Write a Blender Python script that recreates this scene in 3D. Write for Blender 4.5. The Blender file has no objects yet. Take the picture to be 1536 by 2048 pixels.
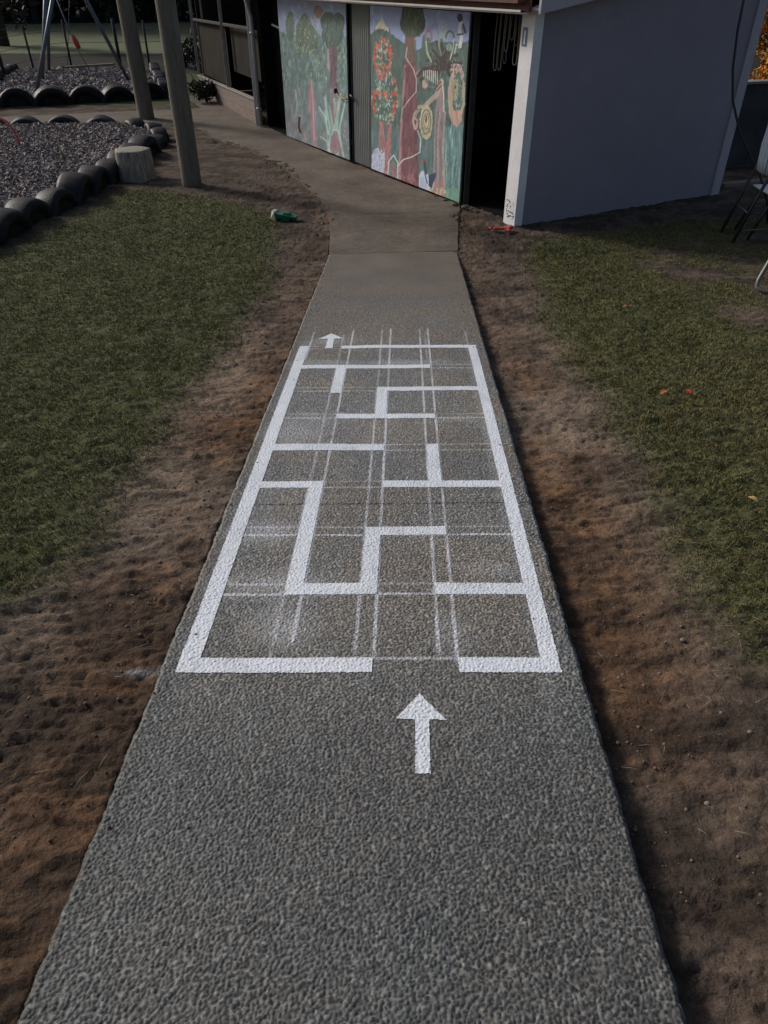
import bpy, math, random
import numpy as np
from mathutils import Vector, Matrix
R = math.radians
random.seed(7); RNG = np.random.default_rng(11)
scene = bpy.context.scene
# ------------------------------------------------------------------ camera, world, sun, exposure
ZC = 2.43; PITCH = R(36.8); FPX = 1450.0
cd = bpy.data.cameras.new('camera'); cam = bpy.data.objects.new('camera', cd)
scene.collection.objects.link(cam); scene.camera = cam
cam.location = (0, 0, ZC); cam.rotation_euler = (math.pi/2 - PITCH, 0, 0)
cd.sensor_fit = 'VERTICAL'; cd.sensor_height = 24; cd.sensor_width = 18
cd.lens = 24*FPX/2048; cd.clip_start = .05; cd.clip_end = 1500
SUN_AZ = R(-58); SUN_EL = R(31)          # azimuth from +Y towards +X
w = bpy.data.worlds.new('World'); scene.world = w; w.use_nodes = True
nt = w.node_tree; bg = nt.nodes['Background']
sky = nt.nodes.new('ShaderNodeTexSky'); sky.sky_type = 'NISHITA'; sky.sun_disc = False
sky.sun_elevation = SUN_EL; sky.sun_rotation = SUN_AZ; sky.dust_density = 3.5; sky.air_density = 1.0
nt.links.new(sky.outputs[0], bg.inputs[0]); bg.inputs[1].default_value = .085
sl = bpy.data.lights.new('sun', 'SUN'); sl.energy = 2.2; sl.angle = R(11); sl.color = (1, .965, .925)
so = bpy.data.objects.new('sun', sl); scene.collection.objects.link(so)
sd = Vector((math.sin(SUN_AZ)*math.cos(SUN_EL), math.cos(SUN_AZ)*math.cos(SUN_EL), math.sin(SUN_EL)))
so.rotation_euler = sd.to_track_quat('Z', 'Y').to_euler(); so.location = sd*30
vs = scene.view_settings; vs.view_transform = 'Standard'; vs.look = 'None'; vs.gamma = 1
vs.exposure = 0.0

# ------------------------------------------------------------------ helpers
C = scene.collection
def tag(o, label=None, cat=None, group=None, kind=None):
    if label: o['label'] = label
    if cat: o['category'] = cat
    if group: o['group'] = group
    if kind: o['kind'] = kind
    return o
def link(name, me, parent=None):
    o = bpy.data.objects.new(name, me); C.objects.link(o)
    if parent is not None: o.parent = parent
    return o
def empty(name, loc=(0, 0, 0), rz=0):
    o = bpy.data.objects.new(name, None); C.objects.link(o); o.location = loc; o.rotation_euler = (0, 0, rz)
    o.empty_display_size = .1; return o
def copy_tree(o, parent=None):
    c = o.copy(); C.objects.link(c)
    if parent is not None: c.parent = parent
    for ch in list(o.children): copy_tree(ch, c)
    return c
def npmesh(name, V, Fq, mat=None, smooth=True, col=None, attr='Col'):
    """V (n,3) array, Fq (m,k) array of one polygon size"""
    V = np.asarray(V, np.float32); Fq = np.asarray(Fq, np.int32); me = bpy.data.meshes.new(name)
    k = Fq.shape[1]
    me.vertices.add(len(V)); me.vertices.foreach_set('co', V.ravel())
    me.loops.add(Fq.size); me.loops.foreach_set('vertex_index', Fq.ravel())
    me.polygons.add(len(Fq)); me.polygons.foreach_set('loop_start', np.arange(0, Fq.size, k, dtype=np.int32))
    me.polygons.foreach_set('use_smooth', np.full(len(Fq), smooth))
    me.update(calc_edges=True)
    if col is not None:
        c4 = np.ones((len(V), 4), np.float32); c4[:, :3] = col
        a = me.color_attributes.new(attr, 'FLOAT_COLOR', 'POINT'); a.data.foreach_set('color', c4.ravel())
    if mat: me.materials.append(mat)
    return me
class MB:
    def __init__(s): s.v = []; s.f = []; s.sm = []
    def add(s, vs_, fs, sm=False):
        n = len(s.v); s.v += [tuple(v) for v in vs_]; s.f += [tuple(i+n for i in f) for f in fs]; s.sm += [sm]*len(fs); return s
    def box(s, c, d, M=None, bev=0.0):
        x, y, z = d[0]/2, d[1]/2, d[2]/2
        b = min(bev, x*.9, y*.9, z*.9)
        if b <= 0:
            vv = [Vector((i*x, j*y, k*z)) for i in (-1, 1) for j in (-1, 1) for k in (-1, 1)]
            ff = [(0,1,3,2),(4,6,7,5),(0,4,5,1),(2,3,7,6),(0,2,6,4),(1,5,7,3)]
        else:
            vv = []; ff = []; idx = {}
            for i in (-1, 1):
                for j in (-1, 1):
                    for k in (-1, 1):
                        for ax in range(3):
                            p = [i*(x-b), j*(y-b), k*(z-b)]; p[ax] = (i*x, j*y, k*z)[ax]
                            idx[(i, j, k, ax)] = len(vv); vv.append(Vector(p))
            g = idx
            for a, s1 in ((0, -1), (0, 1), (1, -1), (1, 1), (2, -1), (2, 1)):
                def key(p, q):
                    t = [0, 0, 0]; t[a] = s1; o = [m for m in range(3) if m != a]; t[o[0]] = p; t[o[1]] = q; return g[(*t, a)]
                ff.append((key(-1, -1), key(1, -1), key(1, 1), key(-1, 1)))
            for a in range(3):
                o = [m for m in range(3) if m != a]
                for p in (-1, 1):
                    for q in (-1, 1):
                        def kk(e, ax):
                            t = [0, 0, 0]; t[a] = e; t[o[0]] = p; t[o[1]] = q; return g[(*t, ax)]
                        ff.append((kk(-1, o[0]), kk(1, o[0]), kk(1, o[1]), kk(-1, o[1])))
            for i in (-1, 1):
                for j in (-1, 1):
                    for k in (-1, 1): ff.append((g[(i, j, k, 0)], g[(i, j, k, 1)], g[(i, j, k, 2)]))
        c = Vector(c)
        vv = [(M @ v if M else v) + c for v in vv]
        return s.add(vv, ff)
    def beam(s, p, q, wd, ht, bev=.003, up=(0, 0, 1)):
        p = Vector(p); q = Vector(q); d = q-p; L = d.length; X = d/L; U = Vector(up); Y = U.cross(X)
        if Y.length < 1e-4: Y = Vector((1, 0, 0)).cross(X)
        Y.normalize(); Z = X.cross(Y)
        return s.box((p+q)/2, (L, wd, ht), Matrix((X, Y, Z)).transposed(), bev)
    def tube(s, pts, r, n=10, cap=True, wob=0):
        pts = [Vector(p) for p in pts]; m = len(pts); rr = r if isinstance(r, (list, tuple)) else [r]*m
        vv = []; A = None
        for i, p in enumerate(pts):
            t = (pts[min(i+1, m-1)]-pts[max(i-1, 0)]).normalized()
            if A is None: A = t.orthogonal().normalized()
            A = (A - t*A.dot(t)).normalized(); B = t.cross(A)
            for k in range(n):
                a = 2*math.pi*k/n; q = rr[i]*(1+wob*math.sin(3*a+i*.9)+wob*random.uniform(-.5, .5)); vv.append(p + (A*math.cos(a)+B*math.sin(a))*q)
        ff = [(i*n+k, i*n+(k+1) % n, (i+1)*n+(k+1) % n, (i+1)*n+k) for i in range(m-1) for k in range(n)]
        if cap: ff += [tuple(range(n))[::-1], tuple((m-1)*n+k for k in range(n))]
        return s.add(vv, ff, True)
    def lathe(s, prof, c=(0, 0, 0), n=24, M=None):
        vv = []; c = Vector(c)
        for r, z in prof:
            for k in range(n):
                a = 2*math.pi*k/n; v = Vector((r*math.cos(a), r*math.sin(a), z)); vv.append((M @ v if M else v)+c)
        m = len(prof)
        ff = [(i*n+k, i*n+(k+1) % n, (i+1)*n+(k+1) % n, (i+1)*n+k) for i in range(m-1) for k in range(n)]
        return s.add(vv, ff, True)
    def build(s, name, mat, parent=None):
        me = bpy.data.meshes.new(name); me.from_pydata(s.v, [], s.f)
        me.polygons.foreach_set('use_smooth', s.sm); me.materials.append(mat)
        me.validate(); me.update(); return link(name, me, parent)

# --- value noise in numpy
def _h(ix, iy, seed):
    n = (ix*374761393 + iy*668265263 + seed*1442695041) & 0xffffffff
    n = ((n ^ (n >> 13))*1274126177) & 0xffffffff
    return ((n ^ (n >> 16)) & 0xffffff)/float(0xffffff)
def vnoise(x, y, seed=0):
    x = np.asarray(x, float); y = np.asarray(y, float)
    ix = np.floor(x).astype(np.int64); iy = np.floor(y).astype(np.int64); fx = x-ix; fy = y-iy
    fx = fx*fx*fx*(fx*(fx*6-15)+10); fy = fy*fy*fy*(fy*(fy*6-15)+10)
    a = _h(ix, iy, seed); b = _h(ix+1, iy, seed); c = _h(ix, iy+1, seed); d = _h(ix+1, iy+1, seed)
    return (a+(b-a)*fx)*(1-fy)+(c+(d-c)*fx)*fy
def fbm(x, y, oct=4, seed=0, gain=.5):
    t = 0; a = 1; s = 0
    for i in range(oct):
        t = t + a*vnoise(x*2**i+17.3*i, y*2**i-9.1*i, seed+i); s += a; a *= gain
    return t/s
def ss(a, b, x): t = np.clip((x-a)/(b-a), 0, 1); return t*t*(3-2*t)
def inpoly(x, y, P):
    r = np.zeros(np.shape(x), bool); n = len(P)
    for i in range(n):
        x1, y1 = P[i]; x2, y2 = P[(i+1) % n]
        if y1 == y2: continue
        c = ((y1 > y) != (y2 > y)) & (x < (x2-x1)*(y-y1)/(y2-y1)+x1); r ^= c
    return r
def lin(c): c = np.asarray(c, float)/255.; return np.where(c < .04045, c/12.92, ((c+.055)/1.055)**2.4)

# --- materials
def material(name, col=(.5, .5, .5), rough=.8, attr=None, bump=(), nz=None, metal=0, spec=.5, trans=0):
    """bump: (scale, strength, dist) list ; nz: (scale, lo, hi) multiplies the colour ; attr: colour attribute"""
    m = bpy.data.materials.new(name); m.use_nodes = True; spec = .08 if 'shade cloth' in name or 'interior' in name else spec; t = m.node_tree; b = t.nodes['Principled BSDF']; L = t.links.new
    b.inputs['Roughness'].default_value = rough; b.inputs['Metallic'].default_value = metal
    b.inputs['Specular IOR Level'].default_value = spec
    tc = t.nodes.new('ShaderNodeTexCoord'); co = tc.outputs['Object']
    if attr:
        a = t.nodes.new('ShaderNodeAttribute'); a.attribute_name = attr; c = a.outputs['Color']
    else:
        a = t.nodes.new('ShaderNodeRGB'); a.outputs[0].default_value = (*col, 1); c = a.outputs[0]
    for z in (nz or ()):
        sc, lo, hi = z[:3]; n = t.nodes.new('ShaderNodeTexNoise'); n.inputs['Scale'].default_value = sc; n.inputs['Detail'].default_value = 6
        n.inputs['Roughness'].default_value = .65
        if len(z) > 3:
            mp = t.nodes.new('ShaderNodeMapping'); mp.inputs['Scale'].default_value = z[3]; L(co, mp.inputs[0]); L(mp.outputs[0], n.inputs['Vector'])
        else: L(co, n.inputs['Vector'])
        r = t.nodes.new('ShaderNodeMapRange'); r.inputs[1].default_value = .3; r.inputs[2].default_value = .7; r.inputs[3].default_value = lo; r.inputs[4].default_value = hi
        L(n.outputs[0], r.inputs[0]); mx = t.nodes.new('ShaderNodeVectorMath'); mx.operation = 'SCALE'; L(c, mx.inputs[0]); L(r.outputs[0], mx.inputs['Scale']); c = mx.outputs[0]
    L(c, b.inputs['Base Color'])
    prev = None
    for sc, st, di in bump:
        n = t.nodes.new('ShaderNodeTexNoise'); n.inputs['Scale'].default_value = sc; n.inputs['Detail'].default_value = 5; L(co, n.inputs['Vector'])
        bp = t.nodes.new('ShaderNodeBump'); bp.inputs['Strength'].default_value = st; bp.inputs['Distance'].default_value = di
        L(n.outputs[0], bp.inputs['Height'])
        if prev: L(prev, bp.inputs['Normal'])
        prev = bp.outputs[0]
    if prev: L(prev, b.inputs['Normal'])
    return m
M = {}
M['ground'] = material('soil and turf', attr='Col', rough=.95, nz=[(60, .65, 1.35), (260, .6, 1.4)], bump=[(26, .6, .022), (90, .8, .008), (350, .6, .003)], spec=.15)
M['path'] = material('exposed aggregate', attr='Col', rough=.62, nz=[(650, .5, 1.5), (170, .8, 1.2)], bump=[(500, .5, .0012)], spec=.45)
M['paint'] = material('white road paint', attr='Col', rough=.55, nz=[(9, .93, 1.04)], bump=[(260, .35, .001)], spec=.4)
M['slab'] = material('dusty concrete', (.150, .122, .096), .85, nz=[(1.6, .62, 1.25), (14, .75, 1.2), (160, .8, 1.15)], bump=[(220, .6, .003), (35, .3, .003)], spec=.25)
M['grass'] = material('grass blades', attr='Col', rough=.7, spec=.2)
M['chips'] = material('bark chips', attr='Col', rough=.85, spec=.3)
M['rubber'] = material('tyre rubber', (.008, .008, .009), .5, nz=[(9, .5, 2.6)], bump=[(60, .5, .006)], spec=.2)
M['wall'] = material('grey painted sheet', (.268, .243, .288), .6, nz=[(.9, .9, 1.06), (7, .95, 1.04)], bump=[(120, .1, .002)], spec=.35)
M['trim'] = material('lavender grey trim', (.41, .385, .43), .55, nz=[(5, .9, 1.05)], bump=[(60, .12, .002)])
M['white'] = material('white painted board', (.80, .80, .82), .55, nz=[(3, .88, 1.03), (18, .93, 1.02)], bump=[(50, .15, .002)])
M['dark'] = material('dark stained timber', (.02, .02, .022), .8, nz=[(8, .6, 1.4)], bump=[(40, .3, .003)])
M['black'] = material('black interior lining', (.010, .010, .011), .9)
M['door'] = material('grey green ribbed cladding', (.16, .175, .17), .55, nz=[(5, .88, 1.08)])
M['wood'] = material('weathered pole timber', (.165, .142, .112), .85, nz=[(6, .6, 1.2, (6, 6, .5)), (40, .8, 1.15, (3, 3, .3))], bump=[(30, .5, .006)])
M['stump'] = material('bleached stump wood', (.30, .265, .225), .8, nz=[(9, .3, 1.35, (5, 5, .6)), (40, .75, 1.2)], bump=[(25, .5, .008)])
M['boards'] = material('weathered sand pit boards', (.20, .155, .13), .85, nz=[(4, .7, 1.2, (1, 1, 6))], bump=[(30, .4, .004)])
M['mullion'] = material('weathered pale posts', (.27, .25, .225), .8, nz=[(6, .7, 1.15)])
M['mesh'] = material('dark shade cloth', (.034, .030, .025), .9, nz=[(3, .7, 1.3)])
M['steel'] = material('galvanised tube', (.13, .15, .175), .45, metal=.6, nz=[(10, .8, 1.1)])
M['blackpaint'] = material('black painted tube', (.02, .02, .022), .38)
M['greytube'] = material('dull grey tube', (.13, .128, .12), .45, metal=.4)
M['gutter'] = material('white gutter metal', (.62, .58, .56), .45, nz=[(4, .8, 1.05)])
M['pipe'] = material('pale downpipe plastic', (.46, .45, .45), .4, nz=[(6, .8, 1.08)])
M['roof'] = material('brown red roofing', (.10, .035, .022), .6, nz=[(9, .6, 1.3)])
M['plastic_white'] = material('white plastic slats', (.75, .78, .82), .4)
M['rope'] = material('pale cord', (.20, .19, .15), .9)
M['ropeblue'] = material('blue grey cord', (.10, .13, .18), .9)
M['cable'] = material('black cable', (.008, .008, .009), .5)
M['green'] = material('green toy plastic', (.015, .13, .065), .45, nz=[(30, .7, 1.15)])
M['cream'] = material('cream toy plastic', (.62, .62, .48), .5, nz=[(30, .8, 1.05)])
M['red'] = material('red toy plastic', (.5, .045, .04), .45, nz=[(40, .7, 1.1)])
M['yellow'] = material('yellow toy plastic', (.45, .26, .03), .5)
M['pink'] = material('pink toy plastic', (.42, .12, .13), .5)
M['sticker'] = material('blue sticker', (.10, .20, .29), .4)
M['stone'] = material('pale pebble', (.26, .22, .18), .8, nz=[(40, .7, 1.1)])
M['clod'] = material('dry soil clod', (.20, .14, .10), .95, nz=[(40, .6, 1.2)], bump=[(80, .6, .004)])
M['clodark'] = material('dark packed soil', (.02, .017, .014), .95, nz=[(20, .6, 1.4)], bump=[(40, .6, .01)], spec=.1)
M['post'] = material('dark fence post', (.022, .021, .018), .9)
M['bark'] = material('dark tree bark', (.035, .03, .024), .95, nz=[(5, .6, 1.3)])
M['leafdark'] = material('dark foliage', attr='Col', rough=.6, spec=.25)
M['leaf_o'] = material('orange leaf', (.42, .13, .035), .7)
M['leaf_r'] = material('red leaf', (.35, .015, .01), .7)
M['leaf_y'] = material('yellow leaf', (.42, .27, .09), .7)
M['straw'] = material('dry straw', (.30, .26, .18), .8)
M['retain'] = material('dark low wall', (.035, .038, .038), .8, nz=[(3, .6, 1.5)])
M['mural'] = material('mural paint', attr='Col', rough=.6, nz=[(45, .9, 1.08)], bump=[(90, .2, .002)], spec=.3)

# ------------------------------------------------------------------ ground shape
SL = math.tan(R(6))
def zbase(y):
    y = np.asarray(y, float); y = np.maximum(y, -6)
    t = (7.79-y)/.1
    return SL*.1*np.where(t > 30, t, np.log1p(np.exp(np.minimum(t, 30))))
PL0, PL1 = (-.728, .544), (-.586, 7.82); PR0, PR1 = (.599, .544), (.794, 7.95)
def pleft(y): return PL0[0]+(PL1[0]-PL0[0])*(y-PL0[1])/(PL1[1]-PL0[1])
def pright(y): return PR0[0]+(PR1[0]-PR0[0])*(y-PR0[1])/(PR1[1]-PR0[1])
SLAB1 = [(-.586, 7.825), (.794, 7.955), (.86, 8.7), (.93, 9.50), (-.66, 9.38), (-.62, 8.6)]
SLAB2 = [(-.66, 9.39), (.93, 9.51), (.99, 9.88), (-.25, 11.86), (-1.78, 14.67), (-2.27, 15.75), (-3.3, 17.9), (-4.2, 20.0), (-4.8, 20.0), (-3.95, 18.0), (-5.6, 17.55), (-7.9, 16.8), (-13, 16.2),
         (-13, 15.9), (-7.6, 16.16), (-4.9, 16.1), (-4.0, 15.85), (-3.45, 15.3), (-3.04, 14.45), (-2.24, 13.33), (-1.62, 12.25), (-1.21, 11.18), (-.84, 10.11)]
PIT1 = [(-4.55, 7.4), (-4.30, 8.6), (-4.15, 9.61), (-3.95, 11.56), (-3.85, 13.42), (-4.1, 14.6), (-4.6, 15.35), (-5.2, 15.7), (-9.5, 15.2), (-9.8, 7.4)]
PIT2 = [(-9.8, 17.9), (-8.45, 18.3), (-5.2, 19.7), (-5.9, 22), (-6.9, 25.2), (-10.8, 25.0), (-11.5, 21)]
LAWN_L = [(-12, -2), (-1.55, -2), (-1.5, 1.2), (-1.42, 1.7), (-1.33, 1.95), (-1.22, 2.2), (-1.16, 2.44), (-1.22, 2.84), (-1.21, 3.23), (-1.24, 3.62), (-1.18, 4.28), (-1.12, 5.27), (-1.08, 6.7), (-1.22, 7.81), (-1.3, 9.16),
          (-1.73, 9.86), (-2.5, 10.35), (-3.45, 10.95), (-3.7, 10.2), (-3.85, 8.9), (-4.0, 7.9), (-4.2, 7.3), (-12, 7.0)]
LAWN_R = [(1.26, .5), (1.2, 1.51), (1.18, 1.81), (1.2, 2.11), (1.25, 2.61), (1.23, 3.11), (1.29, 3.55), (1.25, 4.28), (1.3, 5.27), (1.42, 6.7), (1.66, 8.3), (2.2, 8.6), (3.0, 8.9), (4.2, 9.3), (7, 8), (8, -2), (1.4, -2)]
BARE_R = [(2.75, 5.2), (2.7, 6.5), (2.6, 7.6), (3.0, 8.3), (4.6, 8.8), (6, 8), (5.5, 4.6), (3.6, 4.9)]

def lawnmask(x, y):
    wx = x+(fbm(x*4, y*5, 5, 3, .65)-.5)*.34; wy = y+(fbm(x*4, y*5, 5, 8, .65)-.5)*.34
    m = inpoly(wx, wy, LAWN_L) | inpoly(wx, wy, LAWN_R)
    m &= ~(inpoly(wx, wy, BARE_R) & (fbm(x*3.5, y*3.5, 3, 21) > .42))
    m |= (y > 24) | ((x < -3.6) & (y > 18.5)) & ~inpoly(x, y, PIT2)
    return m & ~((y < 1.62) & (fbm(x*2.4, y*2.4, 2, 30) > .35+.25*np.clip(y-.9, 0, 1)))

def softlawn(x, y, k=5, sg=.085):
    g = np.random.default_rng(5); t = 0
    for _ in range(k): t = t+lawnmask(x+g.normal(0, sg, x.shape), y+g.normal(0, sg, x.shape))
    return t/k
def pdist(x, y, P):
    d = np.full(np.shape(x), 9.)
    for i in range(len(P)):
        (x1, y1), (x2, y2) = P[i], P[(i+1) % len(P)]; L = (x2-x1)**2+(y2-y1)**2; t = np.clip(((x-x1)*(x2-x1)+(y-y1)*(y2-y1))/L, 0, 1)
        d = np.minimum(d, np.hypot(x-x1-t*(x2-x1), y-y1-t*(y2-y1)))
    return d
SPILL = [(.794, 7.955), (.86, 8.7), (.95, 9.50), (.99, 9.88), (1.3, 9.4), (3, 10), (3, 30), (-13, 30), (-13, 15.9), (-7.6, 16.16), (-4.9, 16.1), (-4.0, 15.85), (-3.45, 15.3), (-3.04, 14.45), (-2.24, 13.33), (-1.62, 12.25), (-1.21, 11.18), (-.84, 10.11), (-.66, 9.385), (-.62, 8.6), (-.586, 7.825)]
def ground_z(x, y, fine=True):
    b = zbase(y); near = y < 7.9
    dr = x-pright(y); dl = pleft(y)-x
    inside = (dr < 0) & (dl < 0) & near
    z = b.copy()
    g_r = .050*np.exp(-(np.maximum(dr, 0)/.30)**2)+.025*np.exp(-((dr-.35)/.3)**2); g_l = .018*np.exp(-(np.maximum(dl, 0)/.3)**2)+.02*np.exp(-((dl-.35)/.25)**2)
    fade = np.where(near, 1, 0)*ss(8, 7, y)
    z -= np.where(x > 0, g_r, g_l)*fade
    z -= .018*(1-fade)*(y < 24)
    am = .020*ss(60, 5, y)
    z += (fbm(x*1.7, y*1.7, 3, 5)-.5)*am*1.6
    rid = 1-np.abs(2*fbm(x*6, y*15, 4, 12)-1)
    cr = 1-np.abs(2*fbm(x*11+y*2, y*26, 3, 112)-1)
    near_ = ss(16, 9, y)
    z += (fbm(x*9, y*17, 5, 2, .68)-.5)*.052*near_+(rid-.8)*.018*ss(.35, .6, vnoise(x*2, y*2, 40))*near_-np.clip(cr-.86, 0, 1)*.075*ss(.4, .6, vnoise(x*2.7, y*2.7, 41))*near_
    z = np.where(inside, b-.09, z)
    z = np.where((y >= 7.7) & (y < 21) & (inpoly(x, y, SLAB1) | inpoly(x, y, SLAB2)), np.minimum(z-.03, -.03), z)
    q = (y >= 7.7) & (y < 17) & (z < -.025) & (x > -9) & (x < 1.2)
    if q.any():
        xq = x[q]; yq = y[q]; dd = pdist(xq, yq, SPILL)-.02; nn = fbm(xq*6, yq*6, 4, 61); amt = ss(.16, -.04, dd-(nn-.45)*.32)*ss(8.2, 9.2, yq)
        z[q] = z[q]*(1-amt)+(.012+.016*(nn-.4))*amt
    z = np.where(inpoly(x, y, PIT1) | inpoly(x, y, PIT2), .05, z)
    far = ss(30, 60, y); return z+far*.4*fbm(x*.03, y*.03, 2, 4)+16*ss(52, 110, y)

def axis(c0, c1, d, gr, lim):
    a = list(np.arange(c0, c1, d)); s = d
    hi = [c1]
    while hi[-1] < lim: s *= gr; hi.append(hi[-1]+s)
    s = d; lo = []
    p = c0
    while p > -lim: s *= gr; p -= s; lo.append(p)
    return np.array(lo[::-1]+a+hi)
def build_ground():
    xs = axis(-2.0, 2.1, .0125, 1.018, 380)
    ys = [.6]
    while ys[-1] < 420: ys.append(ys[-1]+max(.011, .0042*ys[-1]*(1 if ys[-1] < 12 else 1+(ys[-1]-12)*.06)))
    lo = []; p = .6; s = .012
    while p > -60: s *= 1.12; p -= s; lo.append(p)
    ys = np.array(lo[::-1]+ys)
    X, Y = np.meshgrid(xs, ys); Z = ground_z(X, Y)
    n, m = X.shape
    V = np.stack([X, Y, Z], -1).reshape(-1, 3); I = np.arange(n*m).reshape(n, m)
    Fq = np.stack([I[:-1, :-1], I[:-1, 1:], I[1:, 1:], I[1:, :-1]], -1).reshape(-1, 4)
    x = V[:, 0]; y = V[:, 1]
    n1 = fbm(x*1.5, y*1.1, 4, 50); n2 = fbm(x*4, y*6, 4, 60); n3 = fbm(x*14, y*22, 4, 70)
    orange = np.array([.165, .090, .048]); greyb = np.array([.158, .118, .090]); darkb = np.array([.042, .031, .023])
    dist = np.where(x > 0, x-pright(y), pleft(y)-x)
    o = np.clip(ss(.62, .05, dist)*1.1*ss(.32, .6, n1+.1*(n3-.5)+.12*np.exp(-((dist-.18)/.2)**2))+.15*(n3-.5), 0, 1)
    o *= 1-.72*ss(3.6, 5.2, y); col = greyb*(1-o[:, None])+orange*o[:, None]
    dk = ss(.42, .62, n2)*.5+ss(2.8, .9, y)*.45+ss(4.2, 7.0, y)*.38*ss(-.2, .6, dist)+ss(.5, .7, fbm(x*26, y*40, 3, 75))*.25+np.where(x > 0, ss(.12, .0, dist), 0)*.35  # nearest soil browner, with vignette darkening put into its colour
    dk = np.clip(dk, 0, .85)[:, None]; col = col*(1-dk)+darkb*dk  # dk also paints shade along the step at the right path edge
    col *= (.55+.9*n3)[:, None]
    pale = np.exp(-((dist-.33-.1*(n1-.5))/.2)**2)*ss(2.0, 2.8, y)*ss(5.6, 4.2, y)*ss(.4, .62, fbm(x*3, y*2.4, 4, 140)); pale = (pale*.75)[:, None]; col = col*(1-pale)+np.array([.235, .175, .125])*(.7+.6*n3[:, None])*pale
    lm = lawnmask(x, y); sf = np.zeros(len(x)); qn = (y < 12) & (y > .2) & (np.abs(x) < 7); sf[qn] = softlawn(x[qn], y[qn]); sf[~qn] = lm[~qn]
    turf = (np.array([.072, .088, .030])*(1-n2[:, None]*.5)+np.array([.07, .052, .03])*n2[:, None]*.6)*(.6+.8*n3[:, None]); sf = (sf*.85)[:, None]; col = col*(1-sf)+turf*sf
    # far paddock
    fld = y > 31; f2 = np.array([.155, .170, .095])*(.75+.5*fbm(x*.3, y*.3, 3, 90)[:, None]); col[fld] = f2[fld]
    mid = (y > 24.5) & (y <= 31); f3 = np.array([.028, .028, .020])*(.7+.6*n2[:, None]); col[mid] = f3[mid]
    g2 = (y > 15) & (y <= 24.5) & lm & ~inpoly(x, y, PIT2); f4 = np.array([.07, .085, .035])*(.6+.7*n2[:, None]); col[g2] = f4[g2]
    fo = y > 46+.06*(x+10)+1.5*n1; col[fo] = np.array([.02, .022, .016])
    pit = inpoly(x, y, PIT1) | inpoly(x, y, PIT2); col[pit] = np.array([.045, .04, .04])
    # overspray mark left of the maze corner
    q = np.exp(-((x+.80)/.075)**2)*np.exp(-((y-1.555)/.012)**2); q = np.clip(q*(n3*1.6), 0, 1)[:, None]*.55
    col = col*(1-q)+np.array([.6, .6, .6])*q
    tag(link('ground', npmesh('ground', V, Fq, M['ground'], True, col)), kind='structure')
build_ground()

# ------------------------------------------------------------------ path with pebbles, paint, chalk
BL, BR_, TL, TR = [np.array(p) for p in ((-.657, 1.522), (.560, 1.524), (-.588, 4.798), (.647, 4.821))]
def maze_uv(x, y):
    u = np.full(x.shape, .5); v = np.full(x.shape, .5)
    a = BL; b = BR_-BL; c = TL-BL; d = BL-BR_-TL+TR
    for _ in range(6):
        fx = a[0]+b[0]*u+c[0]*v+d[0]*u*v-x; fy = a[1]+b[1]*u+c[1]*v+d[1]*u*v-y
        j00 = b[0]+d[0]*v; j01 = c[0]+d[0]*u; j10 = b[1]+d[1]*v; j11 = c[1]+d[1]*u
        D = j00*j11-j01*j10; u = u-(fx*j11-fy*j01)/D; v = v-(fy*j00-fx*j10)/D
    return u, v
UC = [(0, .053), (.235, .287), (.460, .511), (.684, .733), (.953, 1)]
VR = [(0, .0205), (.1215, .142), (.243, .2625), (.364, .383), (.4815, .504), (.603, .622), (.7265, .745), (.846, .866), (.970, .989)]
def bar_h(r, u0, u1): return (u0, u1, VR[r][0], VR[r][1])
def bar_v(c, r0, r1): return (UC[c][0], UC[c][1], VR[r0][0], VR[r1][1])
BARS = [bar_v(0, 0, 8), bar_v(4, 0, 8), bar_h(0, 0, .508), bar_h(0, .735, 1), bar_h(8, 0, .046), bar_h(8, .236, 1),
        bar_h(1, .241, .511), bar_h(1, .683, .96), bar_v(1, 1, 3), bar_h(3, .03, .287), bar_v(2, 1, 2), bar_h(2, .46, .733),
        bar_h(3, .509, .96), bar_v(3, 3, 4), bar_h(4, .03, .509), bar_h(5, .285, .732), bar_v(2, 5, 6), bar_h(6, .46, .96),
        (UC[1][0], UC[1][1], .716, VR[7][1]), bar_h(7, .03, .729)]
ARROW1 = [(.630, -.028), (.693, -.0595), (.652, -.0590), (.650, -.117), (.617, -.117), (.618, -.0590), (.572, -.0580)]
ARROW2 = [(.159, 1.077), (.236, 1.040), (.183, 1.0385), (.188, .974), (.146, .974), (.148, 1.0375), (.092, 1.037)]
def worley(x, y, cell, seed=0, jit=.9):
    gx = x/cell; gy = y/cell; ix = np.floor(gx).astype(np.int64); iy = np.floor(gy).astype(np.int64)
    b1 = np.full(x.shape, 9.); b2 = np.full(x.shape, 9.); idr = np.zeros(x.shape)
    for i in (-1, 0, 1):
        for j in (-1, 0, 1):
            cx = ix+i; cy = iy+j
            px = cx+.5+(_h(cx, cy, seed)-.5)*jit; py = cy+.5+(_h(cx, cy, seed+1)-.5)*jit
            an = _h(cx, cy, seed+2)*3.14; ca = np.cos(an); sa = np.sin(an); dx = gx-px; dy = gy-py
            e = 1+.25*_h(cx, cy, seed+4)
            d = np.sqrt(((dx*ca+dy*sa)/e)**2+((-dx*sa+dy*ca)*1.12)**2)
            c = d < b1; b2 = np.where(c, b1, np.minimum(b2, d)); idr = np.where(c, _h(cx, cy, seed+3), idr); b1 = np.where(c, d, b1)
    return b1, b2, idr
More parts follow.
